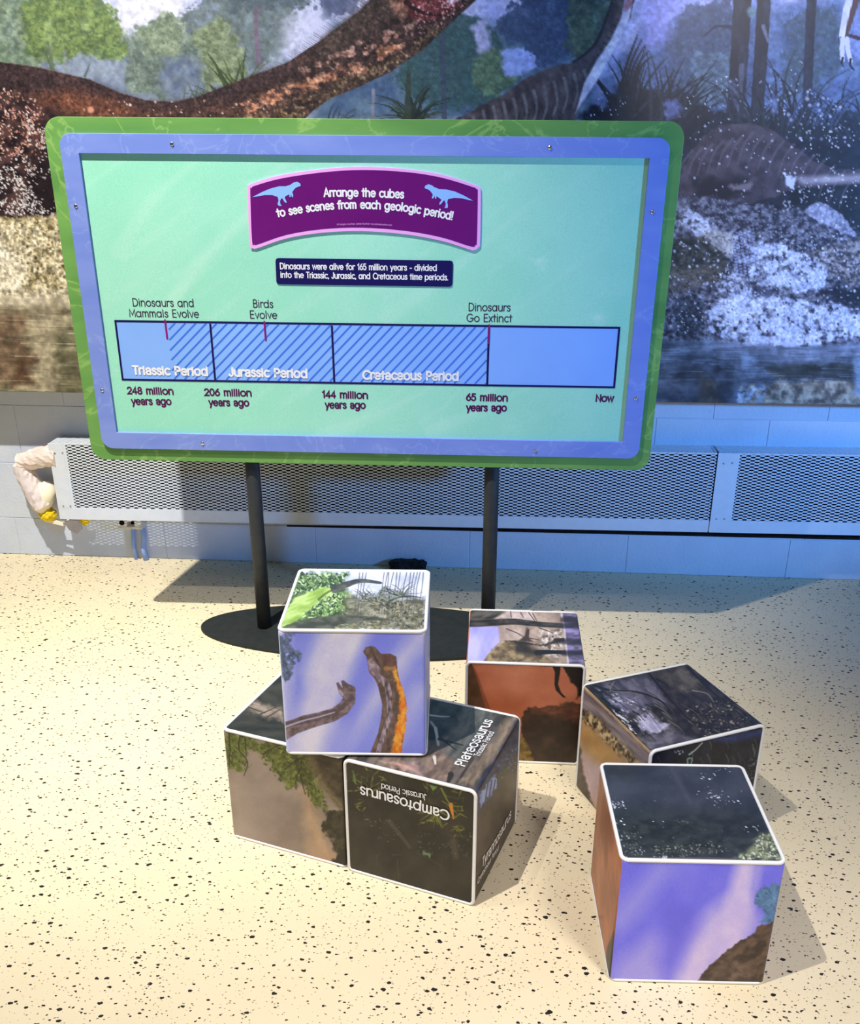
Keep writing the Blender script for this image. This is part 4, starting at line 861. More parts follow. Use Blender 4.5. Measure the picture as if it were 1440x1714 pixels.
# curved title plaque
pink = [(414.5, 322), (415, 314), (420, 308), (470, 293), (540, 283), (607, 279), (680, 283), (740, 292), (795, 309.5), (803, 315), (805, 324), (804, 404), (801, 414), (794, 419), (785, 417.5), (740, 403.5), (680, 392.5), (607, 387), (540, 389.5), (480, 399), (432, 415), (424, 415.5), (418, 407)]
purp = [(419, 322), (421, 315), (428, 310.5), (472, 298.5), (540, 288.5), (607, 284.5), (680, 288), (738, 297), (790, 312.5), (798, 317), (800, 325), (798.5, 402), (796, 410), (788, 412.5), (740, 397.5), (680, 386.5), (607, 381), (540, 383.5), (480, 393), (432, 409), (426, 409), (422, 403)]
plaque = plate('title_plaque', catmull([bpt(*p, .005) for p in pink], 4, True), .0008, .005, mat('plaque_pink', L(236, 168, 232), None, 10, .45), sign, .0006)
plate('purple_field', catmull([bpt(*p, .0054) for p in purp], 4, True), .005, .0054, mat('plaque_purple', (.13, .006, .15, 1), (.15, .008, .165, 1), 5, .4), plaque)
onq = on_sign(.0060)
lettering('lettering', 'Arrange the cubes', [(543, 329), (575, 328.4), (609.4, 328.9), (640, 329.8), (675.3, 331.5)], 12.4 * PXM, 2.7 * PXM, ink_white, plaque, onq)
lettering('lettering', 'to see scenes from each geologic period!', [(465, 363), (516.7, 354.2), (560, 349.8), (608.6, 348.6), (660, 351.5), (706, 357.8), (756.2, 367.6)], 12.4 * PXM, 2.7 * PXM, ink_white, plaque, onq)
lettering('lettering', 'All images courtesy James Kuether www.jameskuether.com', [(564, 377), (610, 375.8), (656, 378)], 2.6 * PXM, .5 * PXM, mat('ink_lilac', L(196, 130, 196), None, 10, .5), plaque, onq)
Z7 = zc(400, 260, 3.4286)
dino = [(75, 241), (130, 212), (180, 191), (230, 178), (268, 178), (298, 168), (312, 157), (335, 152), (352, 162), (355, 175), (338, 181), (324, 188), (314, 200), (306, 212), (312, 228), (310, 243), (303, 236), (299, 222), (296, 240), (291, 240), (289, 224), (268, 234), (262, 244), (272, 262), (274, 274), (262, 268), (250, 248), (244, 246), (236, 262), (238, 280), (246, 290), (230, 290), (222, 280), (228, 258), (222, 238), (190, 228), (150, 228), (110, 235)]
cx_m = 607.5
sky = mat('emblem_blue', L(140, 186, 250), None, 10, .45)
p1 = Z7(dino); plate('dinosaur_emblem', [bpt(*p, .006) for p in p1], .0054, .006, sky, plaque)
dino_r = [(1345, 261), (1290, 230), (1240, 208), (1190, 196), (1150, 194), (1120, 182), (1108, 172), (1088, 166), (1070, 174), (1066, 188), (1082, 194), (1096, 202), (1106, 214), (1114, 226), (1108, 240), (1110, 250), (1118, 244), (1124, 232), (1126, 248), (1132, 250), (1134, 234), (1152, 246), (1164, 256), (1152, 272), (1150, 284), (1160, 280), (1174, 262), (1180, 258), (1188, 276), (1186, 292), (1180, 302), (1198, 302), (1200, 288), (1196, 270), (1200, 252), (1235, 244), (1275, 246), (1310, 254)]
plate('dinosaur_emblem', [bpt(*p, .006) for p in Z7(dino_r)], .0054, .006, sky, plaque)
# screws
steel = mat('screw_chrome', (.7, .72, .76, 1), None, 10, .22, 1)
for u, v in ((288, 241), (921, 247), (127, 345), (1093, 355), (171, 653), (1065, 667), (339, 742), (896, 754)):
    x, z = bpt(u, v, FD); c = Vector(bw(x, z, FD + .0004)); b = bmesh.new()
    Rm = Matrix((Vector(e1), Vector(e2), Vector(en))).transposed().to_4x4()
    bmesh.ops.create_uvsphere(b, u_segments=14, v_segments=8, radius=.0058)
    bmesh.ops.scale(b, verts=b.verts, vec=(1, 1, .45))
    add_box(b, -.0042, .0042, -.0006, .0006, .0018, .003); add_box(b, -.0006, .0006, -.0042, .0042, .0018, .003)
    bmesh.ops.transform(b, matrix=Matrix.Translation(c) @ Rm, verts=b.verts); bm_obj('screw', b, steel, sign)
# poles and base
steel_dark = mat('dark_powder_coat', (.030, .034, .036, 1), (.038, .042, .044, 1), 40, .48, bump=.12, bump_scale=400)
base_dark = mat('dark_base_plate', (.016, .020, .020, 1), (.022, .026, .025, 1), 40, .6, bump=.1, bump_scale=400)
xL, xR = at_z(443, 1050, .006)[0], None
xR = at_y(817.5, 1010, 2.88)[0]
def board_back(x, z):
    o = SC_B - en * .018; return o[1] - (en[0] * (x - o[0]) + en[2] * (z - o[2])) / en[1]
for xp_ in (xL, xR):
    yp_ = max(board_back(xp_, .6), board_back(xp_, 1.4)) + .0245
    b = bmesh.new(); add_tube(b, [(xp_, yp_, .010), (xp_, yp_, .3), (xp_, yp_, 1.4)], .0235, 28)
    bm_obj('pole', b, steel_dark, sign, True)
b = bmesh.new(); n = 96; cy_, rx_, ry_ = 2.882, .592, .197; cxb = -.412
rings = []
for z, k in ((0.0005, 1.0), (.008, 1.0), (.010, .996)):
    rings.append([b.verts.new((cxb + rx_ * k * math.cos(2 * math.pi * i / n), cy_ + ry_ * k * math.sin(2 * math.pi * i / n), z)) for i in range(n)])
for a, c in zip(rings, rings[1:]):
    for i in range(n): b.faces.new((a[i], a[(i + 1) % n], c[(i + 1) % n], c[i]))
b.faces.new(rings[-1]); b.faces.new(rings[0][::-1]); bm_obj('base_plate', b, base_dark, sign)

# ================================================================== CUBES
S = .305
def cube_face(axis, sgn, n, xf, r=.009, bulge=.0014):
    """grid over one face of a soft cube; (rows, cols, 3), row 0 at the top/back"""
    t = np.linspace(-1, 1, n); A, B = np.meshgrid(t, -t)
    one = np.ones_like(A) * sgn
    if axis == 'z': p = np.stack([A, B, one], -1)
    elif axis == 'y': p = np.stack([A * -sgn, one, B], -1)
    else: p = np.stack([one, A * sgn, B], -1)
    h = S / 2; p = p * h; inn = np.clip(p, -(h - r), h - r); d = p - inn; l = np.linalg.norm(d, axis=-1, keepdims=True)
    q = inn + d / np.maximum(l, 1e-9) * r
    bl = bulge * (1 - A ** 2) * (1 - B ** 2); k = {'x': 0, 'y': 1, 'z': 2}[axis]; q[..., k] += sgn * bl
    return xf(q)
white_vinyl = mat('white_piping', (.80, .80, .80, 1), (.84, .84, .84, 1), 40, .45)
cube_print = print_mat('vinyl_print', .38, .45)
def cube(x, y, z, th, label, ring_axis, faces, gain, thumb=None):
    t = thing('picture_cube', label, 'cube', (x, y, z), 'soft picture cubes')
    ct, st = math.cos(th), math.sin(th)
    def xf(q):
        o = np.empty_like(q); o[..., 0] = x + ct * q[..., 0] - st * q[..., 1]; o[..., 1] = y + st * q[..., 0] + ct * q[..., 1]; o[..., 2] = z + S / 2 + q[..., 2]; return o
    for key in ('top', 'front', 'right', 'left', 'back', 'bottom'):
        axis, sg = {'top': ('z', 1), 'bottom': ('z', -1), 'front': ('y', -1), 'back': ('y', 1), 'right': ('x', 1), 'left': ('x', -1)}[key]
        fn = faces.get(key); P = cube_face(axis, sg, 196 if fn else 40, xf)
        k = Ink(P, (60, 58, 56)) if fn else Ink(P, tx(*(faces.get('rest') or ((46, 44, 42), (86, 80, 72))), 40, 40, 4, hash(key) % 7 if False else len(key)))
        if fn: fn(k)
        ink_mesh('printed_face', P, k, gain, cube_print, t)
    for sg in (1, -1):                                          # piped edges round two opposite faces
        h = S / 2 - .0022; rr_ = .013; pts = []
        for a, c in rounded(-h, h, -h, h, rr_, 6):
            e = sg * (S / 2 - .0022)
            pts.append({'z': (a, c, e), 'y': (a, e, c), 'x': (e, a, c)}[ring_axis])
        W = xf(np.array(pts)); W[:, 2] = np.maximum(W[:, 2], z + .0041); b = bmesh.new(); n = len(W); R_ = []
        for i in range(n):
            tg = Vector(W[(i + 1) % n] - W[i - 1]).normalized(); cen = Vector(W[i]) - Vector((x, y, z + S / 2)); nx = (cen - tg * cen.dot(tg)).normalized(); ny = tg.cross(nx)
            R_.append([b.verts.new(Vector(W[i]) + (nx * math.cos(k * math.pi / 4) + ny * math.sin(k * math.pi / 4)) * .0041) for k in range(8)])
        for i in range(n):
            a, c = R_[i], R_[(i + 1) % n]
            for k in range(8): b.faces.new((a[k], a[(k + 1) % 8], c[(k + 1) % 8], c[k]))
        bm_obj('piping', b, white_vinyl, t, True)
    t['xf'] = 0; del t['xf']
    def face_plane(key):
        """picture->plane and plane->world maps for lettering on a face"""
        if key == 'top': o_, a_, b_, n_ = np.array([0, 0, S / 2]), np.array([1., 0, 0]), np.array([0, 1., 0]), np.array([0, 0, 1.])
        elif key == 'front': o_, a_, b_, n_ = np.array([0, -S / 2, 0]), np.array([1., 0, 0]), np.array([0, 0, 1.]), np.array([0, -1., 0])
        else: o_, a_, b_, n_ = np.array([S / 2, 0, 0]), np.array([0, 1., 0]), np.array([0, 0, 1.]), np.array([1., 0, 0])
        O = xf(o_ + n_ * .0028); zero = xf(np.zeros(3)); A_, B_, N_ = xf(a_) - zero, xf(b_) - zero, xf(n_) - zero
        def tp(u, v):
            r = ray(u, v); k = ((O - CAM_O) @ N_) / (r @ N_); p = CAM_O + r * k - O; return np.array([p @ A_, p @ B_])
        return tp, lambda a, c: O + A_ * a + B_ * c
    return t, face_plane
# ---------- A : stacked cube
ZA = zc(440, 930, 4.5)
def a_front(K):
    K.all(tx((132, 140, 244), (150, 156, 250), 60, 60, 3, 1))
    for p, w, a in (([(585, 1050), (545, 1150), (500, 1270)], 66, .95), ([(720, 1050), (660, 1120), (560, 1270)], 30, .7), ([(705, 1160), (640, 1280)], 26, .45), ([(470, 1050), (480, 1270)], 26, .8), ([(560, 1050), (530, 1130)], 50, .7), ([(545, 1220), (520, 1280)], 70, .7)):
        K.line(p, w, w * .8, tx((206, 200, 252), (226, 220, 255), 40), a, soft=26)
    K.line([(640, 1060), (590, 1190), (555, 1280)], 36, 46, (122, 128, 240), .55, soft=26)
    g = [(96, 112, 120), (70, 84, 92), (120, 134, 140)]
    K.scatter(ZA([(110, 585), (240, 590), (200, 660), (130, 700)]), 90, 1.5, 5, g, 1, None, .6); K.scatter(ZA([(120, 690), (200, 670), (290, 740), (280, 800), (230, 830), (190, 950), (140, 900)]), 240, 1.5, 5, g, 1, None, .8)
    K.line(ZA([(125, 620), (150, 800), (170, 950)]), 8, 3, (84, 98, 106), .6)
    sm = ZA([(165, 1255), (300, 1205), (420, 1180), (520, 1150), (580, 1110), (605, 1070), (575, 1040), (553, 960), (568, 952), (600, 995), (590, 945), (607, 937), (640, 965), (690, 985), (700, 1005), (695, 1110), (640, 1190), (540, 1250), (400, 1290), (260, 1340), (175, 1392)])
    K.poly(sm, tx((92, 76, 66), (140, 118, 104), 7, 5, 4, 3), 1.2); K.line(ZA([(170, 1275), (320, 1240), (450, 1205), (560, 1165), (630, 1110), (680, 1070)]), 11, 6, tx((70, 58, 52), (98, 82, 74), 6), .8)
    K.line(ZA([(170, 1290), (300, 1245), (420, 1215), (540, 1180)]), 3, 2, (206, 196, 190), .8); K.line(ZA([(580, 1020), (602, 1050)]), 5, 3, (196, 180, 170), .7)
    big = ZA([(805, 1500), (870, 1330), (895, 1200), (900, 1120), (870, 990), (845, 930), (800, 880), (780, 760), (755, 725), (775, 690), (820, 680), (850, 690), (890, 740), (960, 738), (1005, 760), (1015, 860), (1030, 940), (1060, 1020), (1082, 1110), (1080, 1230), (1060, 1380), (1040, 1500)])
    K.poly(big, tx((84, 66, 50), (124, 98, 72), 7, 9, 4, 5), 1.2)
    K.poly(ZA([(1000, 830), (1030, 940), (1062, 1020), (1084, 1110), (1080, 1240), (1058, 1390), (1040, 1500), (975, 1500), (990, 1330), (1030, 1180), (1030, 1060), (1005, 940), (975, 870)]), tx((226, 112, 20), (252, 176, 50), 5, 7, 4, 6), 3.5, (2.5, 6))
    K.line(ZA([(880, 920), (935, 980), (955, 1100), (950, 1230), (900, 1380), (865, 1500)]), 11, 8, tx((70, 58, 54), (190, 168, 158), 3, 9, 3, 7), .85); K.poly(ZA([(790, 790), (820, 770), (880, 840), (890, 900), (850, 915), (800, 860)]), tx((136, 112, 104), (206, 186, 178), 6), 3, None, .8)
    K.poly(ZA([(890, 745), (960, 740), (1005, 765), (1010, 810), (960, 840), (905, 820)]), tx((84, 56, 44), (112, 78, 60), 7), 3, None, .9); K.line(ZA([(835, 745), (885, 840)]), 2, 1.5, (56, 44, 40), .9); K.line(ZA([(925, 850), (1000, 850)]), 7, 4, (190, 132, 60), .7)
def a_top(K):
    K.all(tx((232, 234, 236), (206, 208, 206), 60, 30, 3, 2))
    K.poly(ZA([(250, 130), (640, 130), (700, 560), (100, 560)]), tx((40, 56, 26), (110, 140, 66), 5, 4, 4, 3), 12, (6, 9))
    K.scatter(ZA([(250, 130), (650, 130), (640, 230), (180, 300)]), 340, 1.5, 4.5, [(150, 176, 96), (70, 92, 44), (28, 40, 20), (184, 204, 140)], .45, None, .9); K.scatter(ZA([(400, 310), (660, 260), (700, 450), (290, 470)]), 330, 1.5, 5, [(140, 172, 80), (196, 216, 140), (40, 56, 24), (90, 116, 54)], .4, None, .9)
    K.poly(ZA([(640, 300), (1240, 300), (1240, 570), (560, 570)]), tx((76, 72, 40), (150, 146, 104), 9, 6, 4, 5), 14, (7, 9), .95); K.poly(ZA([(640, 200), (760, 330), (1100, 330), (1240, 300), (1240, 130), (660, 130)]), tx((226, 228, 228), (178, 182, 176), 40, 22, 3, 8), 10, (4, 9), .95)
    for x in (705, 730, 755, 890, 915, 925, 960, 985, 1010, 1090, 1115, 1140, 1160, 1185, 1060):
        o = (x * 7) % 20 - 10; K.line(ZA([(x + 25, 128), (x + 10 + o, 240), (x - 5, 340 + 3 * o), (x - 15 + o, 440)]), 1.6, 1.2, (74, 72, 58), .85)
    for cx, cy, n in ((850, 340, 60), (960, 360, 40), (1040, 310, 34), (760, 340, 26)): u, v = ZA([(cx, cy)])[0]; K.blades(u, v, n, 12, 34, -10, 190, 1.8, [(48, 50, 30), (84, 86, 56), (140, 142, 110)], .3, 6)
    K.scatter(ZA([(850, 330), (1235, 360), (1230, 550), (700, 550)]), 420, 1, 4, [(180, 164, 110), (70, 66, 36), (120, 112, 66), (36, 36, 20)], .35, None, .85)
    K.poly(ZA([(130, 550), (170, 420), (240, 330), (340, 275), (450, 245), (540, 235), (520, 300), (420, 340), (350, 400), (290, 470), (160, 540)]), tx((128, 158, 52), (186, 210, 110), 26, 7, 3, 7, ang=-.4), 3, (2, 8))
    K.line(ZA([(540, 252), (640, 215), (740, 190), (890, 205)]), 13, 4, tx((52, 50, 40), (92, 90, 72), 8, 4)); K.line(ZA([(420, 330), (500, 270), (600, 240)]), 4, 2, (60, 70, 30), .7)
    K.poly(ZA([(130, 548), (250, 500), (400, 465), (560, 448), (720, 450), (850, 460), (1060, 500), (900, 486), (760, 490), (640, 530), (520, 560), (140, 562)]), tx((58, 58, 40), (92, 92, 66), 14, 6, 3, 8), 3)
    K.scatter(ZA([(560, 520), (900, 490), (1000, 555), (520, 560)]), 80, 1.5, 5, [(176, 172, 110), (96, 100, 54)], .25, .2, .8)
def a_right(K): K.all(tx((176, 196, 206), (206, 216, 220), 12, 60, 3, 2))
cubeA, _ = cube(-.2982, 1.8815, S + .0042, .0522, 'soft picture cube on top of the pile, two long-necked dinosaurs on a lilac front', 'z', {'front': a_front, 'top': a_top, 'right': a_right, 'left': a_right, 'rest': ((120, 130, 210), (190, 186, 236))}, (1.0, 1.04, 1.6))
# ---------- B : left cube under the stack
ZB = zc(360, 1120, 4.7615)
def b_front(K):
    K.all(tx((140, 124, 114), (164, 146, 134), 50, 40, 4, 2))
    K.poly(ZB([(90, 900), (200, 820), (300, 1300), (150, 1350)]), (196, 176, 160), 30, None, .5); K.line(ZB([(330, 1000), (300, 1330)]), 40, 60, (176, 160, 152), .4, soft=30)
    K.poly(ZB([(690, 950), (790, 1080), (860, 1300), (980, 1480), (1100, 1600), (830, 1530), (740, 1350)]), tx((186, 150, 116), (214, 180, 144), 20, 30, 4, 3), 24, (6, 14), .85); K.line(ZB([(760, 1400), (860, 1540)]), 20, 34, (190, 156, 128), .6, soft=16)
    gr = [(110, 124, 40), (74, 86, 28), (140, 150, 60), (50, 58, 22)]
    K.poly(ZB([(80, 500), (260, 540), (560, 600), (800, 700), (860, 1080), (920, 1140), (760, 1060), (690, 900), (600, 950), (520, 900), (400, 720), (340, 640), (240, 640), (250, 780), (110, 800)]), tx((62, 70, 26), (112, 124, 48), 7, 7, 4, 4), 6, (8, 10), .9)
    K.scatter(ZB([(80, 500), (300, 550), (270, 640), (240, 830), (110, 800)]), 220, 1, 3.6, gr, .5, 1.3, .85); K.scatter(ZB([(320, 570), (800, 690), (900, 1140), (760, 1080), (700, 880), (600, 960), (480, 860), (350, 700)]), 460, 1, 4, gr, .6, None, .85)
    for p in ([(110, 500), (120, 640), (110, 760)], [(200, 530), (190, 640), (260, 740), (230, 850)], [(240, 560), (250, 700)], [(380, 680), (480, 620), (560, 590)], [(560, 800), (640, 730), (720, 700)], [(690, 780), (650, 860), (645, 960)], [(680, 850), (720, 1000)]): K.line(ZB(p), 2.4, 1.4, (46, 40, 22), .9)
    K.poly(ZB([(730, 640), (1060, 700), (1060, 1130), (1000, 1110), (900, 1000), (820, 870), (770, 740)]), tx((54, 44, 30), (86, 72, 50), 9, 6, 4, 5), 3, (2, 8)); K.line(ZB([(760, 720), (830, 880), (920, 1010), (1030, 1110)]), 17, 10, tx((118, 104, 72), (150, 136, 100), 5), .75, soft=8)
    K.poly(ZB([(880, 1130), (960, 1120), (1060, 1130), (1080, 1600), (980, 1480), (920, 1350), (840, 1260), (840, 1220), (880, 1200)]), tx((34, 30, 20), (70, 62, 42), 8, 8, 4, 6), 5, (6, 9)); K.poly(ZB([(960, 1480), (1080, 1420), (1080, 1640), (930, 1560)]), (36, 32, 22), 6, (6, 8))
def b_top(K):
    K.all(tx((34, 32, 28), (62, 58, 52), 30, 10, 4, 2))
    K.poly(ZB([(280, 250), (420, 290), (540, 300), (560, 410), (380, 380), (250, 330)]), tx((120, 104, 92), (176, 156, 142), 14, 4, 4, 3, ang=.2), 10, (5, 9), .9)
    for p in ([(360, 360), (450, 320), (530, 280)], [(420, 380), (520, 320)], [(260, 300), (400, 350)]): K.line(ZB(p), 2.4, 1.5, (54, 46, 40), .8)
cube(-.4207, 1.9161, 0, -.2998, 'soft picture cube at left under the stacked one, grey sky and green leaves on front', 'z', {'front': b_front, 'top': b_top, 'rest': ((60, 54, 46), (130, 116, 104))}, (.82, .82, .82))
# ---------- C : front cube of the pile
ZC = zc(560, 1150, 4.3636)
def c_front(K):
    K.all(tx((28, 25, 20), (46, 42, 33), 30, 30, 4, 3))
    gr = [(84, 92, 40), (120, 124, 40), (60, 70, 34), (150, 146, 56)]
    def leaves(p, n, l=(6, 20)):
        q = ZC(p)
        for i in range(n):
            t = K.rnd.rand(2); x = min(a for a, _ in q) + t[0] * (max(a for a, _ in q) - min(a for a, _ in q)); y = min(b for _, b in q) + t[1] * (max(b for _, b in q) - min(b for _, b in q))
            an = K.rnd.uniform(0, 6.3); s = K.rnd.uniform(*l); K.line([(x, y), (x + s * math.cos(an), y + s * math.sin(an) * .7)], 2.6, .6, gr[K.rnd.randint(4)], .6)
    leaves([(90, 600), (440, 800)], 34); leaves([(640, 700), (960, 1000)], 46); leaves([(150, 820), (250, 900)], 10, (6, 14)); leaves([(860, 1000), (1000, 1100)], 12, (5, 12))
    u, v = ZC([(740, 900)])[0]; K.blades(u, v, 16, 14, 34, 180, 360, 2.4, [(150, 146, 48), (110, 116, 44), (84, 90, 36)], .2, 4)
    K.line(ZC([(850, 860), (870, 960)]), 7, 2, (214, 128, 40), .9); K.line(ZC([(780, 740), (850, 860), (940, 870)]), 3, 1, (120, 130, 50), .8); K.poly(ZC([(690, 710), (750, 730), (720, 760)]), (100, 130, 60), 2)
    K.poly(ZC([(130, 600), (160, 690), (190, 720), (130, 690)]), (90, 110, 48), 2, (3, 5))
    K.poly(ZC([(640, 1190), (700, 1210), (690, 1240), (640, 1210)]), (92, 116, 84), 2, (3, 5)); K.line(ZC([(400, 980), (480, 1080), (550, 1170)]), 8, 5, (70, 66, 56), .7); K.line(ZC([(870, 1130), (890, 1240)]), 12, 8, (84, 72, 60), .6, soft=6)
    K.scatter(ZC([(200, 930), (520, 1000), (420, 1140), (300, 1120)]), 60, .8, 3, [(130, 126, 116), (90, 88, 80)], .3, .2, .7); K.scatter(ZC([(600, 1060), (990, 1080), (980, 1280), (620, 1230)]), 90, .8, 3, [(110, 106, 96), (80, 84, 66)], .4, None, .65)
    for p in ([(420, 1225), (495, 1225)], [(460, 1260), (470, 1400)], [(310, 1230), (315, 1300)], [(600, 1210), (700, 1260), (790, 1310)], [(120, 1320), (200, 1370)]): K.line(ZC(p), 1.4, .8, (86, 80, 66), .6)
def c_top(K):
    K.all(tx((58, 52, 48), (110, 100, 92), 30, 9, 4, 2, ang=-.9))
    K.poly(ZC([(690, 60), (980, 130), (860, 330), (700, 440), (660, 300)]), tx((22, 28, 32), (60, 66, 68), 14, 12, 4, 3), 12, (8, 12), .95); K.poly(ZC([(950, 130), (1160, 190), (1010, 430), (880, 560), (800, 430), (900, 290)]), tx((70, 76, 74), (112, 112, 106), 16, 8, 4, 4, ang=-.9), 14, (5, 10), .8)
    K.line(ZC([(700, 205), (780, 215), (840, 215)]), 3, 1.5, (190, 200, 206), .8); K.line(ZC([(705, 255), (740, 310), (760, 420)]), 4, 5, (150, 158, 164), .85); K.line(ZC([(740, 300), (755, 420)]), 6, 3, (170, 176, 182), .7)
    K.line(ZC([(760, 380), (840, 400), (940, 425)]), 4, 2, (24, 24, 24), .8); K.line(ZC([(770, 370), (890, 460)]), 4, 1.5, (22, 22, 22), .8)
    K.poly(ZC([(330, 540), (600, 560), (660, 660), (520, 620)]), tx((150, 118, 110), (196, 162, 152), 14, 5, 4, 5, ang=.3), 8, (5, 9), .8); K.poly(ZC([(640, 560), (760, 470), (900, 560), (820, 700), (680, 670)]), tx((96, 78, 68), (146, 122, 106), 12, 7, 4, 6, ang=-.8), 14, (6, 10), .75)
    K.line(ZC([(730, 510), (738, 560)]), 6, 3, (222, 214, 208), .8); K.line(ZC([(850, 640), (830, 700)]), 10, 5, (30, 24, 22), .8)
    for p in ([(1240, 220), (1220, 330), (1180, 400)], [(1010, 520), (960, 600), (920, 660)], [(1100, 560), (980, 690)]): K.line(ZC(p), 6, 3, (50, 40, 34), .7)
    K.poly(ZC([(1370, 210), (1345, 230), (1230, 450), (1050, 700), (1020, 760), (1050, 790), (1400, 300)]), tx((26, 40, 72), (54, 70, 104), 8, 5, 4, 7), 6, (4, 7), .95); K.poly(ZC([(1330, 220), (1180, 480), (1000, 720), (920, 700), (1100, 470), (1250, 240)]), tx((108, 92, 76), (150, 130, 108), 18, 6, 4, 8, ang=-1.), 8, (4, 9), .8)
def c_right(K):
    K.all(tx((52, 46, 40), (80, 70, 60), 12, 22, 4, 2))
    K.poly(ZC([(1030, 790), (1360, 230), (1370, 420), (1200, 700), (1040, 950)]), tx((34, 46, 72), (74, 88, 118), 7, 10, 4, 3), 6, (5, 9), .95); K.poly(ZC([(1060, 780), (1180, 630), (1190, 720), (1110, 830), (1060, 870)]), tx((120, 148, 206), (166, 190, 236), 5, 20, 3, 4), 3, (3, 5))
    for x in (1100, 1125, 1150): K.line(ZC([(x, 840), (x + 25, 680)]), 2, 2, (50, 60, 90), .9)
    K.scatter(ZC([(1200, 560), (1350, 380), (1350, 560), (1220, 700)]), 60, 1, 2.5, [(150, 160, 190), (90, 100, 110)], 1, None, .7); K.poly(ZC([(1180, 650), (1260, 560), (1270, 620), (1200, 720)]), (78, 88, 44), 5, (5, 6), .7)
    K.poly(ZC([(1030, 1400), (1320, 960), (1330, 1000), (1030, 1600)]), tx((36, 32, 28), (56, 50, 44), 10), 8, None, .7)
_, fc = cube(-.1251, 1.8191, 0, -.3095, 'soft picture cube at front of the pile reading Camptosaurus upside down', 'y', {'front': c_front, 'top': c_top, 'right': c_right}, (1.05, 1.05, 1.05))
cc = bpy.data.objects[_.name]
lettering('lettering', 'Camptosaurus', ZC([(838, 908), (640, 855), (430, 790), (192, 728)])[::1], 0.024, .0040, ink_white, cc, fc('front'), G_BOLD)
lettering('lettering', 'Jurassic Period', ZC([(670, 785), (510, 750), (345, 705)]), 0.0150, .0017, ink_white, cc, fc('front'))
lettering('lettering', 'Plateosaurus', ZC([(948, 580), (1050, 420), (1156, 248)]), .0215, .0036, ink_white, cc, fc('top'), G_BOLD)
lettering('lettering', 'Triassic Period', ZC([(1058, 508), (1110, 425), (1166, 332)]), .0130, .0015, ink_white, cc, fc('top'))
lettering('lettering', 'Tyrannosaurus', ZC([(1078, 1318), (1180, 1150), (1288, 950)]), .023, .0036, ink_white, cc, fc('right'), G_BOLD)
lettering('lettering', 'Cretaceous Period', ZC([(1046, 1440), (1120, 1310), (1196, 1190)]), .0135, .0017, ink_white, cc, fc('right'))
# ---------- D : rear cube
ZD = zc(760, 1000, 5.9083)
def d_front(K):
    K.all(tx((158, 88, 62), (180, 106, 76), 60, 40, 4, 3))
    K.poly(ZD([(300, 650), (700, 650), (760, 800), (600, 900), (450, 760)]), (202, 140, 108), 50, None, .5); K.poly(ZD([(200, 1000), (700, 1000), (700, 1200), (300, 1150)]), (140, 68, 34), 34, None, .6)
    K.poly(ZD([(120, 640), (175, 650), (250, 880), (310, 1090), (120, 1060)]), tx((84, 58, 40), (108, 76, 54), 20, 20, 3, 4), 3)
    K.poly(ZD([(970, 670), (1055, 670), (1050, 740), (1030, 860), (1060, 940), (1110, 990), (1080, 990), (1010, 920), (995, 860), (1000, 740)]), (22, 16, 14), 2)
    K.poly(ZD([(1075, 670), (1330, 680), (1330, 1000), (1280, 960), (1215, 1000), (1225, 900), (1170, 850), (1120, 760)]), (24, 18, 18), 3, (2, 5))
    K.poly(ZD([(690, 1120), (740, 1095), (900, 1080), (1050, 1070), (1150, 1045), (1320, 1050), (1320, 1680), (640, 1680), (680, 1400), (670, 1200)]), tx((36, 24, 18), (60, 40, 30), 20, 20, 4, 5), 3, (3, 7)); K.poly(ZD([(770, 1100), (1130, 1060), (1300, 1060), (1250, 1240), (900, 1140), (780, 1130)]), tx((92, 46, 32), (136, 78, 56), 14, 5, 4, 6), 10, (4, 7), .7)
    K.poly(ZD([(640, 1360), (690, 1400), (750, 1500), (810, 1680), (620, 1680)]), tx((70, 56, 24), (116, 92, 40), 6, 6, 4, 7), 4, (3, 6))
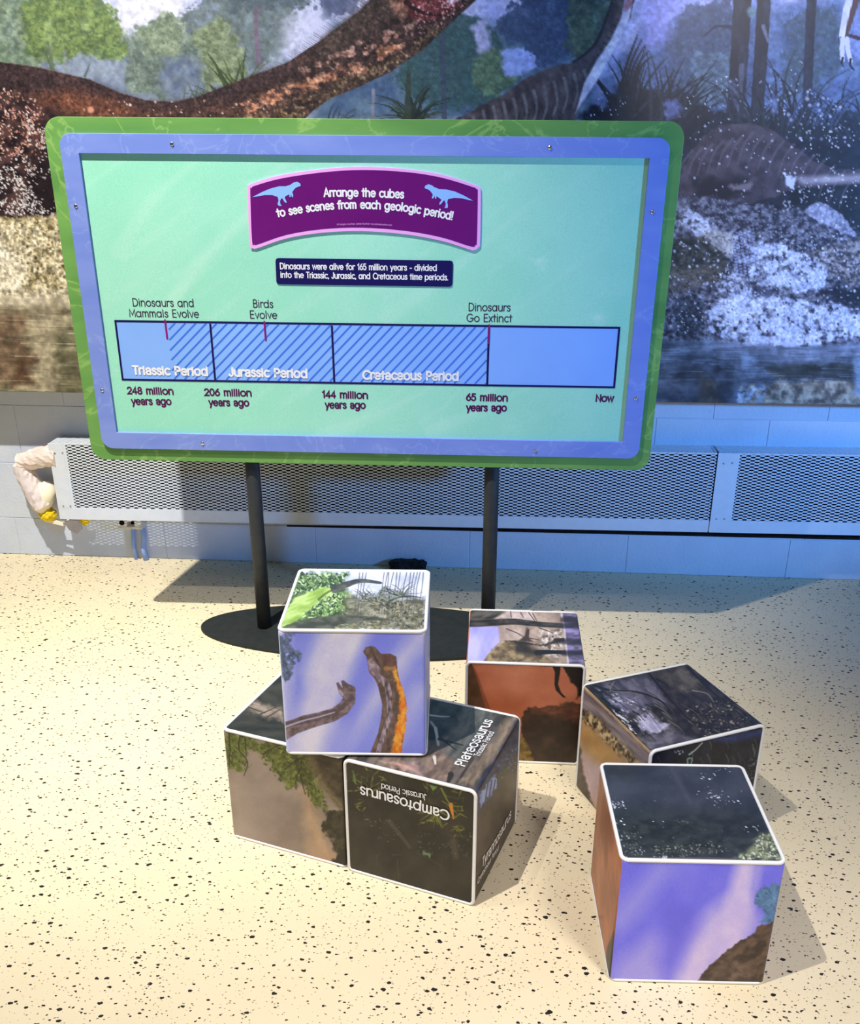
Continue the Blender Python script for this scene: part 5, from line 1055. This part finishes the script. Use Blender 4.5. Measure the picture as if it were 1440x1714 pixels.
def d_top(K):
    K.all(tx((122, 106, 96), (170, 150, 136), 20, 14, 4, 2))
    K.poly(ZD([(150, 290), (440, 290), (450, 440), (330, 560), (290, 640), (130, 640)]), tx((130, 128, 236), (164, 160, 246), 24, 40, 3, 3), 3); K.poly(ZD([(400, 210), (550, 130), (800, 140), (780, 220), (560, 215)]), tx((150, 134, 132), (190, 174, 168), 12), 4, (3, 6)); K.poly(ZD([(150, 110), (520, 130), (380, 220), (150, 220)]), tx((40, 38, 36), (84, 80, 74), 20, 6, 4, 4, ang=-.3), 4)
    K.poly(ZD([(440, 300), (720, 310), (690, 400), (600, 430), (480, 430)]), tx((140, 122, 118), (176, 158, 150), 14), 5, (3, 6), .9); K.poly(ZD([(860, 320), (960, 340), (1080, 300), (1080, 460), (1050, 620), (900, 560), (860, 440)]), tx((84, 66, 56), (214, 206, 202), 5, 5, 4, 5), 8, (6, 8), .95)
    K.poly(ZD([(300, 625), (330, 560), (420, 480), (520, 430), (640, 430), (760, 470), (830, 540), (1000, 640), (300, 640)]), tx((78, 64, 48), (140, 122, 92), 9, 7, 4, 6), 4, (3, 7)); K.poly(ZD([(500, 430), (680, 430), (840, 470), (1000, 430), (1080, 405), (1080, 430), (960, 465), (850, 480), (720, 470)]), (44, 36, 30), 3, (2, 5)); K.poly(ZD([(640, 430), (700, 380), (720, 300), (745, 320), (740, 400), (790, 440)]), (60, 48, 40), 3)
    K.line(ZD([(150, 255), (350, 250), (600, 240), (900, 270), (1240, 280)]), 13, 7, tx((30, 28, 26), (70, 66, 60), 20, 5), 1); K.line(ZD([(820, 545), (960, 540), (1280, 548)]), 9, 5, (30, 26, 24)); K.line(ZD([(1000, 420), (1280, 420)]), 6, 6, (36, 32, 32), .9); K.line(ZD([(650, 500), (860, 560)]), 18, 8, (34, 30, 28), .8, soft=8)
    for p in ([(560, 140), (570, 200)], [(660, 150), (690, 200)], [(740, 150), (800, 230)], [(780, 160), (820, 230)], [(740, 400), (840, 420)], [(520, 310), (620, 350), (690, 390)], [(840, 300), (980, 350)], [(740, 320), (735, 420)]): K.line(ZD(p), 2, 1.2, (56, 44, 42), .8)
    K.poly(ZD([(1070, 160), (1220, 160), (1300, 660), (1130, 660)]), tx((50, 46, 66), (150, 140, 206), 26, 7, 4, 9), 4, None, .85)
    K.line(ZD([(1065, 165), (1090, 300), (1130, 650)]), 4, 3, (196, 190, 196), .7)
    for y in (215, 275, 430, 545): K.line(ZD([(1080, y + 5), (1290, y + 5)]), 9, 9, (40, 36, 42), .75, soft=4)
cube(.0818, 2.3197, 0, .0071, 'soft picture cube behind the others by the right pole, orange rust front with dark rock', 'y', {'front': d_front, 'top': d_top, 'left': lambda K: K.all(tx((150, 84, 58), (186, 112, 80), 30)), 'rest': ((90, 60, 44), (150, 96, 70))}, (1.3, 1.3, 1.3))
# ---------- E : right cube, rear
ZE = zc(950, 1100, 4.1143)
def e_top(K):
    K.all(tx((26, 24, 26), (58, 54, 54), 14, 10, 4, 2, ang=.6))
    K.poly(ZE([(200, 200), (560, 110), (620, 200), (700, 330), (520, 330), (330, 250)]), tx((60, 58, 72), (110, 106, 124), 22, 8, 4, 3, ang=.7), 10, (6, 9), .85); K.poly(ZE([(240, 260), (420, 250), (560, 340), (500, 390), (380, 380)]), tx((86, 84, 110), (150, 146, 176), 20, 6, 4, 4, ang=.6), 10, (5, 9), .85); K.poly(ZE([(480, 410), (580, 390), (700, 470), (620, 530), (520, 520)]), tx((150, 146, 176), (214, 208, 232), 20, 5, 4, 5, ang=.8), 7, (5, 8), .9)
    K.poly(ZE([(640, 120), (800, 80), (960, 200), (880, 230), (780, 240)]), tx((62, 58, 52), (104, 98, 88), 18, 6, 4, 6, ang=.7), 10, (5, 9), .85); K.poly(ZE([(500, 560), (700, 490), (880, 560), (600, 660)]), tx((84, 80, 96), (130, 126, 140), 16, 8, 4, 7), 10, (5, 9), .7)
    for i in range(70):
        x, y = K.rnd.uniform(220, 1250), K.rnd.uniform(120, 560); l = K.rnd.uniform(60, 190); K.line(ZE([(x, y), (x + l * .6, y + l * .35), (x + l, y + l * .8)]), K.rnd.uniform(1, 3), .8, [(24, 22, 24), (40, 36, 34), (96, 92, 84)][i % 3], .75)
    for p in ([(180, 190), (300, 230), (480, 240), (640, 300), (720, 390)], [(560, 110), (700, 280), (830, 420), (960, 520)], [(830, 70), (1000, 240), (1200, 400)], [(240, 280), (400, 420), (480, 560)]): K.line(ZE(p), 4, 2, (22, 20, 22), .8)
    K.line(ZE([(320, 170), (300, 230), (440, 240)]), 2, 1.5, (120, 112, 100), .8); K.line(ZE([(860, 230), (960, 250), (1010, 310)]), 2, 1, (150, 146, 138), .7)
    K.scatter(ZE([(800, 360), (1080, 280), (1280, 440), (960, 560)]), 260, .8, 3.4, [(150, 142, 120), (90, 88, 70), (28, 26, 24), (60, 66, 44)], .6, None, .8); K.scatter(ZE([(180, 190), (560, 330), (540, 520), (440, 480)]), 120, .8, 3, [(206, 206, 214), (150, 150, 160), (30, 28, 30)], .5, .6, .75); K.scatter(ZE([(300, 350), (420, 440), (480, 540), (400, 470)]), 60, 1, 3.4, [(214, 212, 220)], .5, .7, .7)
def e_left(K):
    K.all(tx((150, 120, 90), (176, 146, 110), 20, 26, 4, 2))
    K.poly(ZE([(100, 200), (580, 680), (580, 760), (460, 700), (90, 330)]), tx((94, 84, 88), (150, 138, 142), 40, 4, 4, 3, ang=.75), 3, (2, 8)); K.poly(ZE([(90, 340), (200, 420), (340, 560), (480, 700), (440, 740), (300, 620), (90, 420)]), tx((40, 30, 20), (206, 184, 140), 4, 6, 4, 4), 6, (5, 7)); K.poly(ZE([(90, 440), (300, 620), (380, 740), (220, 760), (90, 560)]), tx((166, 124, 66), (190, 146, 84), 20), 18, None, .8)
    K.poly(ZE([(90, 660), (240, 760), (260, 1050), (60, 900)]), tx((170, 146, 160), (196, 174, 186), 20, 30), 18, None, .85); K.poly(ZE([(60, 560), (95, 640), (110, 800), (190, 1060), (40, 950)]), tx((50, 40, 36), (84, 70, 62), 10), 4, (2, 6))
def e_front(K):
    K.all(tx((12, 16, 28), (30, 36, 50), 16, 16, 4, 2)); K.poly(ZE([(1000, 560), (1360, 490), (1360, 540), (1100, 590)]), tx((24, 40, 96), (50, 72, 140), 10), 10, (4, 7), .8)
    for i in range(40):
        x, y = K.rnd.uniform(620, 1340), K.rnd.uniform(560, 860); l = K.rnd.uniform(20, 70); K.line(ZE([(x, y), (x + l * .4, y + l), (x + l * .2, y + 1.6 * l)]), 2, .8, [(70, 84, 84), (40, 52, 56), (110, 124, 116)][i % 3], .6)
    K.line(ZE([(840, 670), (880, 640), (930, 590)]), 3, 2, (190, 206, 190), .8); K.line(ZE([(830, 740), (830, 700), (860, 700), (850, 740)]), 3, 2, (150, 176, 160), .8); K.scatter(ZE([(740, 640), (800, 640), (800, 670), (740, 670)]), 12, .8, 2, [(190, 200, 210)], 1, None, .8); K.scatter(ZE([(1240, 690), (1320, 720), (1280, 850), (1230, 800)]), 30, 1, 3, [(130, 140, 140)], .4, 2.2, .7)
cube(.4238, 2.0018, 0, .4364, 'soft picture cube turned cornerwise behind the front right one, dark tangled branches on top', 'y', {'top': e_top, 'left': e_left, 'front': e_front}, (1.15, 1.15, 1.15))
# ---------- F : front right cube
ZF = zc(980, 1260, 3.4286)
def f_top(K):
    K.all(tx((40, 46, 52), (58, 64, 70), 40, 30, 4, 2)); K.poly(ZF([(150, 350), (1000, 330), (1120, 610), (230, 610)]), tx((26, 32, 26), (48, 54, 46), 14, 8, 4, 3), 40, None, .8); K.line(ZF([(490, 80), (540, 170), (600, 280)]), 8, 5, (84, 86, 94), .45, soft=10)
    K.poly(ZF([(100, 70), (330, 80), (260, 130), (140, 140)]), (44, 42, 34), 24, (6, 10), .6)
    K.scatter(ZF([(100, 70), (900, 70), (1120, 560), (220, 600)]), 120, .7, 2.4, [(110, 116, 116), (150, 156, 156), (80, 88, 84)], .5, None, .45, 3)
    for cx, cy, n in ((185, 300, 34), (700, 132, 14), (745, 235, 20), (680, 238, 8), (860, 272, 9), (770, 292, 12), (955, 435, 12), (185, 388, 12), (410, 412, 8), (785, 85, 14), (310, 555, 8)):
        n = int(n * .6) + 1; K.scatter(ZF([(cx - 45, cy - 22), (cx + 45, cy - 18), (cx + 48, cy + 26), (cx - 36, cy + 26)]), n, .8, 2.6, [(226, 230, 232), (180, 186, 190)], .5, .3, .9)
    K.scatter(ZF([(180, 430), (320, 450), (330, 590), (210, 600)]), 90, .7, 2, [(130, 140, 120), (90, 100, 84), (190, 196, 186)], .6, None, .7); K.scatter(ZF([(350, 540), (560, 520), (720, 510), (840, 560), (560, 600), (380, 600)]), 170, .7, 2.4, [(120, 128, 100), (84, 92, 66), (170, 174, 150)], .6, None, .7); K.scatter(ZF([(500, 385), (590, 385), (590, 405), (520, 405)]), 14, .7, 1.8, [(120, 130, 110)], .5, None, .7)
    K.poly(ZF([(840, 610), (960, 540), (1000, 470), (1080, 470), (1130, 600), (1140, 620)]), tx((70, 80, 54), (140, 150, 110), 6, 6, 4, 4), 12, (8, 9), .85); K.scatter(ZF([(850, 610), (960, 550), (1000, 470), (1080, 470), (1130, 610)]), 200, .8, 3, [(190, 198, 160), (140, 152, 100), (216, 222, 196)], .6, None, .75)
    K.line(ZF([(220, 606), (700, 606), (860, 612)]), 4, 3, (96, 92, 88), .6)
    for x in (448, 458, 468): K.line(ZF([(x - 4, 608), (x, 592)]), 1.6, 1.2, (226, 226, 226), .9)
def f_front(K):
    K.all(tx((104, 104, 214), (118, 118, 226), 60, 60, 3, 3))
    cl = tx((190, 178, 238), (214, 200, 246), 40, 40, 3, 4)
    K.line(ZF([(940, 620), (910, 760), (860, 950), (800, 1120)]), 36, 50, cl, .9, soft=22); K.line(ZF([(830, 900), (680, 1080), (640, 1300)]), 40, 64, cl, .8, soft=34); K.line(ZF([(900, 960), (780, 1120), (660, 1280)]), 50, 70, cl, .8, soft=34)
    K.line(ZF([(430, 680), (300, 840), (200, 960)]), 34, 40, (150, 150, 240), .7, soft=34); K.line(ZF([(400, 1150), (300, 1300)]), 60, 90, (172, 164, 244), .7, soft=40); K.line(ZF([(560, 1000), (480, 1180)]), 60, 40, (92, 88, 200), .55, soft=36)
    K.line(ZF([(980, 640), (960, 780)]), 12, 12, (130, 128, 236), .6, soft=14)
    tr = [(64, 106, 136), (84, 128, 156), (50, 88, 116)]
    K.poly(ZF([(970, 830), (1020, 770), (1080, 755), (1130, 760), (1110, 970), (1010, 975), (1030, 900), (985, 870)]), tx(tr[0], tr[1], 8, 8, 4, 6), 5, (6, 8), .9); K.scatter(ZF([(965, 830), (1020, 765), (1125, 755), (1110, 970), (1020, 960), (1030, 905)]), 130, 1, 4, tr, .6, None, .8)
    for a in range(-160, 170, 24): u, v = ZF([(1085, 835)])[0]; K.line([(u, v), (u + 20 * math.cos(math.radians(a)), v + 20 * math.sin(math.radians(a)))], 1.6, .8, (104, 150, 180), .6)
    K.poly(ZF([(645, 1310), (660, 1280), (740, 1200), (820, 1130), (890, 1080), (970, 1040), (990, 1000), (1020, 985), (1060, 978), (1085, 960), (1060, 1330), (640, 1330)]), tx((48, 36, 28), (96, 76, 58), 14, 8, 4, 7, ang=-.5), 2.5, (2, 7)); K.poly(ZF([(680, 1310), (800, 1200), (900, 1200), (960, 1280), (900, 1320)]), tx((80, 66, 56), (126, 106, 92), 10, 7, 4, 8), 16, (5, 9), .55)
def f_left(K):
    K.all(tx((132, 70, 38), (176, 104, 62), 7, 60, 4, 2)); K.poly(ZF([(40, 600), (110, 620), (120, 1100), (60, 1000)]), (196, 126, 84), 24, None, .4); K.poly(ZF([(165, 1020), (125, 1120), (110, 1300), (150, 1310)]), (24, 18, 16), 3)
cube(.3941, 1.6031, 0, .0461, 'soft picture cube nearest the camera at right, plain blue sky front and dark leafy top', 'z', {'top': f_top, 'front': f_front, 'left': f_left, 'rest': ((110, 110, 220), (170, 164, 240))}, (1.16, 1.12, 1.32))
